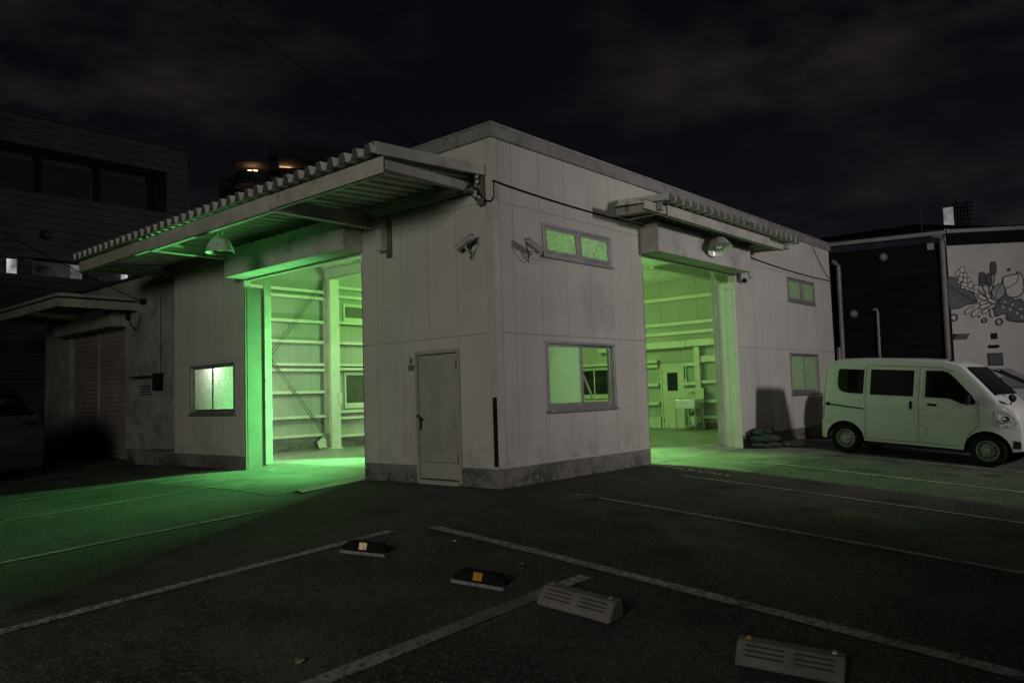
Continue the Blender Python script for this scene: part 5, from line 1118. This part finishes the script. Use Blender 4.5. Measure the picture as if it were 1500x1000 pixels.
# ------------------------------------------------------------------ indoor lamps (lit, hanging from the roof), added stand light and beams
def hang_lamp(name, label, loc, bulb):
    t = thing(name, label, 'lamp', loc); b = MB(); b.lathe([(.03, .3), (.05, .28), (.09, .18), (.2, .06), (.21, .05), (.19, .055), (.07, .17), (.02, .2)], n=24); b.build('lamp_shade', 'shade_in', t, world=False, smooth=True)
    b = MB(); b.tube([(0, 0, .3), (0, 0, 5.1 - loc[2])], .01, 6); b.build('cord', 'black', t, world=False)
    b = MB(); b.lathe([(0, .06), (.04, .08), (.05, .12), (.03, .18), (.03, .2)], n=12); b.build('bulb', bulb, t, world=False, smooth=True); return t
hang_lamp('workshop_lamp', 'lit green-tinted lamp hanging behind the left doorway', (4.60, 5.82, 4.15), 'tube')
hang_lamp('workshop_lamp', 'lit green-tinted lamp hanging deep inside the right bay', (9.3, 7.4, 4.45), 'tube')
def point(name, loc, p, c, r):
    l = bpy.data.lights.new(name, 'POINT'); l.energy = p; l.color = c; l.shadow_soft_size = r
    o = bpy.data.objects.new(name, l); o.location = loc; col.objects.link(o); return o
t = thing('added_work_light', 'added unseen work light on a stand behind the left doorway', 'lamp', (4.70, 5.86, .1))  # unseen stand light, added to give the low green beam a source
b = MB(); b.tube([(4.70, 5.86, .1), (4.70, 5.86, 1.31)], .02)
for k in range(3): b.tube([(4.70, 5.86, .6), (4.70 + .4 * math.cos(k * 2.1), 5.86 + .4 * math.sin(k * 2.1), .1)], .014)
b.build('tripod', 'rail', t)
b = MB(); b.box(4.64, 4.74, 5.75, 5.97, 1.32, 1.52); b.build('lamp_head', 'black', t, bevel=.01)
b = MB(); b.box(4.635, 4.639, 5.77, 5.95, 1.34, 1.50); b.build('lens', 'tube', t)
point('lamp_light_near', (4.60, 5.82, 4.12), 350, (.30, 1, .22), .05)
point('lamp_light_deep', (9.3, 7.4, 4.42), 360, (.56, 1, .24), .12)
def flood(name, loc, aim, p, c, size, blend=.6):
    l = bpy.data.lights.new(name, 'SPOT'); l.energy = p; l.color = c; l.spot_size = R(size); l.spot_blend = blend; l.shadow_soft_size = .04
    o = bpy.data.objects.new(name, l); o.location = loc; o.rotation_euler = (Vector(aim) - Vector(loc)).to_track_quat('-Z', 'Y').to_euler(); col.objects.link(o)
flood('added_beam_side', (4.56, 5.80, 1.42), (-5, 6.6, 1.7), 7600, (.20, 1, .24), 76, .85)  # added spot: strengthens the left spill and reaches the canopy underside
flood('added_beam_front', (4.60, 5.80, 3.20), (4.9, .4, .0), 5600, (.34, 1, .22), 50, 1.0)  # added spot without a fixture, brightens floor and ground at the right doorway
hang_lamp('work_lamp', 'small white work lamp behind the frosted side window', (.48, 8.55, 2.4), 'tube_white')
point('work_lamp_light', (.42, 8.7, 2.32), 120, (1, .90, .82), .06)

# ------------------------------------------------------------------ outdoor light: street lighting of the district
su = bpy.data.lights.new('sun', 'SUN'); su.energy = .03; su.angle = R(.8); su.color = (1, .94, .93)
so = bpy.data.objects.new('sun', su); col.objects.link(so); sd = Vector((-.14, .95, -.21)); so.rotation_euler = sd.to_track_quat('-Z', 'Y').to_euler(); so.location = (4, -20, 12)
sl = bpy.data.lights.new('street_light', 'SPOT'); sl.energy = 5600; sl.color = (1, .965, .84); sl.spot_size = R(64); sl.spot_blend = 1.0; sl.shadow_soft_size = 2.2
slo = bpy.data.objects.new('street_light', sl); col.objects.link(slo); slo.location = (-22, -9.5, 5.8); slo.rotation_euler = (Vector((0, 4.0, 1.8)) - Vector(slo.location)).to_track_quat('-Z', 'Y').to_euler()

st2 = bpy.data.lights.new('street_light', 'SPOT'); st2.energy = 2850; st2.color = (1, .935, .925); st2.spot_size = R(112); st2.spot_blend = .75; st2.shadow_soft_size = .5
sto = bpy.data.objects.new('street_light', st2); col.objects.link(sto); sto.location = (7.4, -14, 5.3); sto.rotation_euler = (Vector((11.5, 0, 3.0)) - Vector(sto.location)).to_track_quat('-Z', 'Y').to_euler()

# ------------------------------------------------------------------ night sky
w = bpy.data.worlds.new('World'); sc.world = w; w.use_nodes = True; nt = w.node_tree; nt.nodes.clear()
out = nt.nodes.new('ShaderNodeOutputWorld')
sky = nt.nodes.new('ShaderNodeTexSky'); sky.sky_type = 'NISHITA'; sky.sun_disc = False; sky.sun_elevation = R(-8); sky.sun_rotation = math.atan2(-sd.x, -sd.y)
b1 = nd(nt, 'ShaderNodeBackground', Strength=.05); nt.links.new(sky.outputs[0], b1.inputs[0])
tc = nt.nodes.new('ShaderNodeTexCoord'); mp = nt.nodes.new('ShaderNodeMapping'); mp.inputs['Scale'].default_value = (1, 1, 2.6); nt.links.new(tc.outputs['Generated'], mp.inputs['Vector'])
f1 = noise_fac(nt, mp.outputs[0], 5.2, 8, .40, .64, .6); f2_ = noise_fac(nt, mp.outputs[0], 2.3, 4, .40, .60)
c = mixc(nt, mth(nt, 'MULTIPLY', f1, f2_), (.0022, .0022, .0036), (.0150, .0118, .0112))
sz = nt.nodes.new('ShaderNodeSeparateXYZ'); nt.links.new(tc.outputs['Generated'], sz.inputs[0])
hz = mth(nt, 'MULTIPLY', mth(nt, 'POWER', mth(nt, 'SUBTRACT', 1.0, sz.outputs[2], None, True), 5.0), mth(nt, 'MULTIPLY_ADD', sz.outputs[0], .5, .5, True))
c = mixc(nt, 1.0, c, mixc(nt, hz, (0, 0, 0), (.0075, .0072, .0100)), 'ADD')
b2_ = nd(nt, 'ShaderNodeBackground', Strength=1.0); nt.links.new(c, b2_.inputs[0])
ad = nt.nodes.new('ShaderNodeAddShader'); nt.links.new(b1.outputs[0], ad.inputs[0]); nt.links.new(b2_.outputs[0], ad.inputs[1]); nt.links.new(ad.outputs[0], out.inputs[0])

# ------------------------------------------------------------------ render settings
sc.render.engine = 'CYCLES'
sc.view_settings.view_transform = 'Standard'; sc.view_settings.look = 'None'; sc.view_settings.exposure = 0; sc.view_settings.gamma = 1
sc.cycles.use_denoising = True; sc.cycles.max_bounces = 10; sc.cycles.diffuse_bounces = 5; sc.cycles.sample_clamp_indirect = 4
sc.cycles.caustics_reflective = False; sc.cycles.caustics_refractive = False
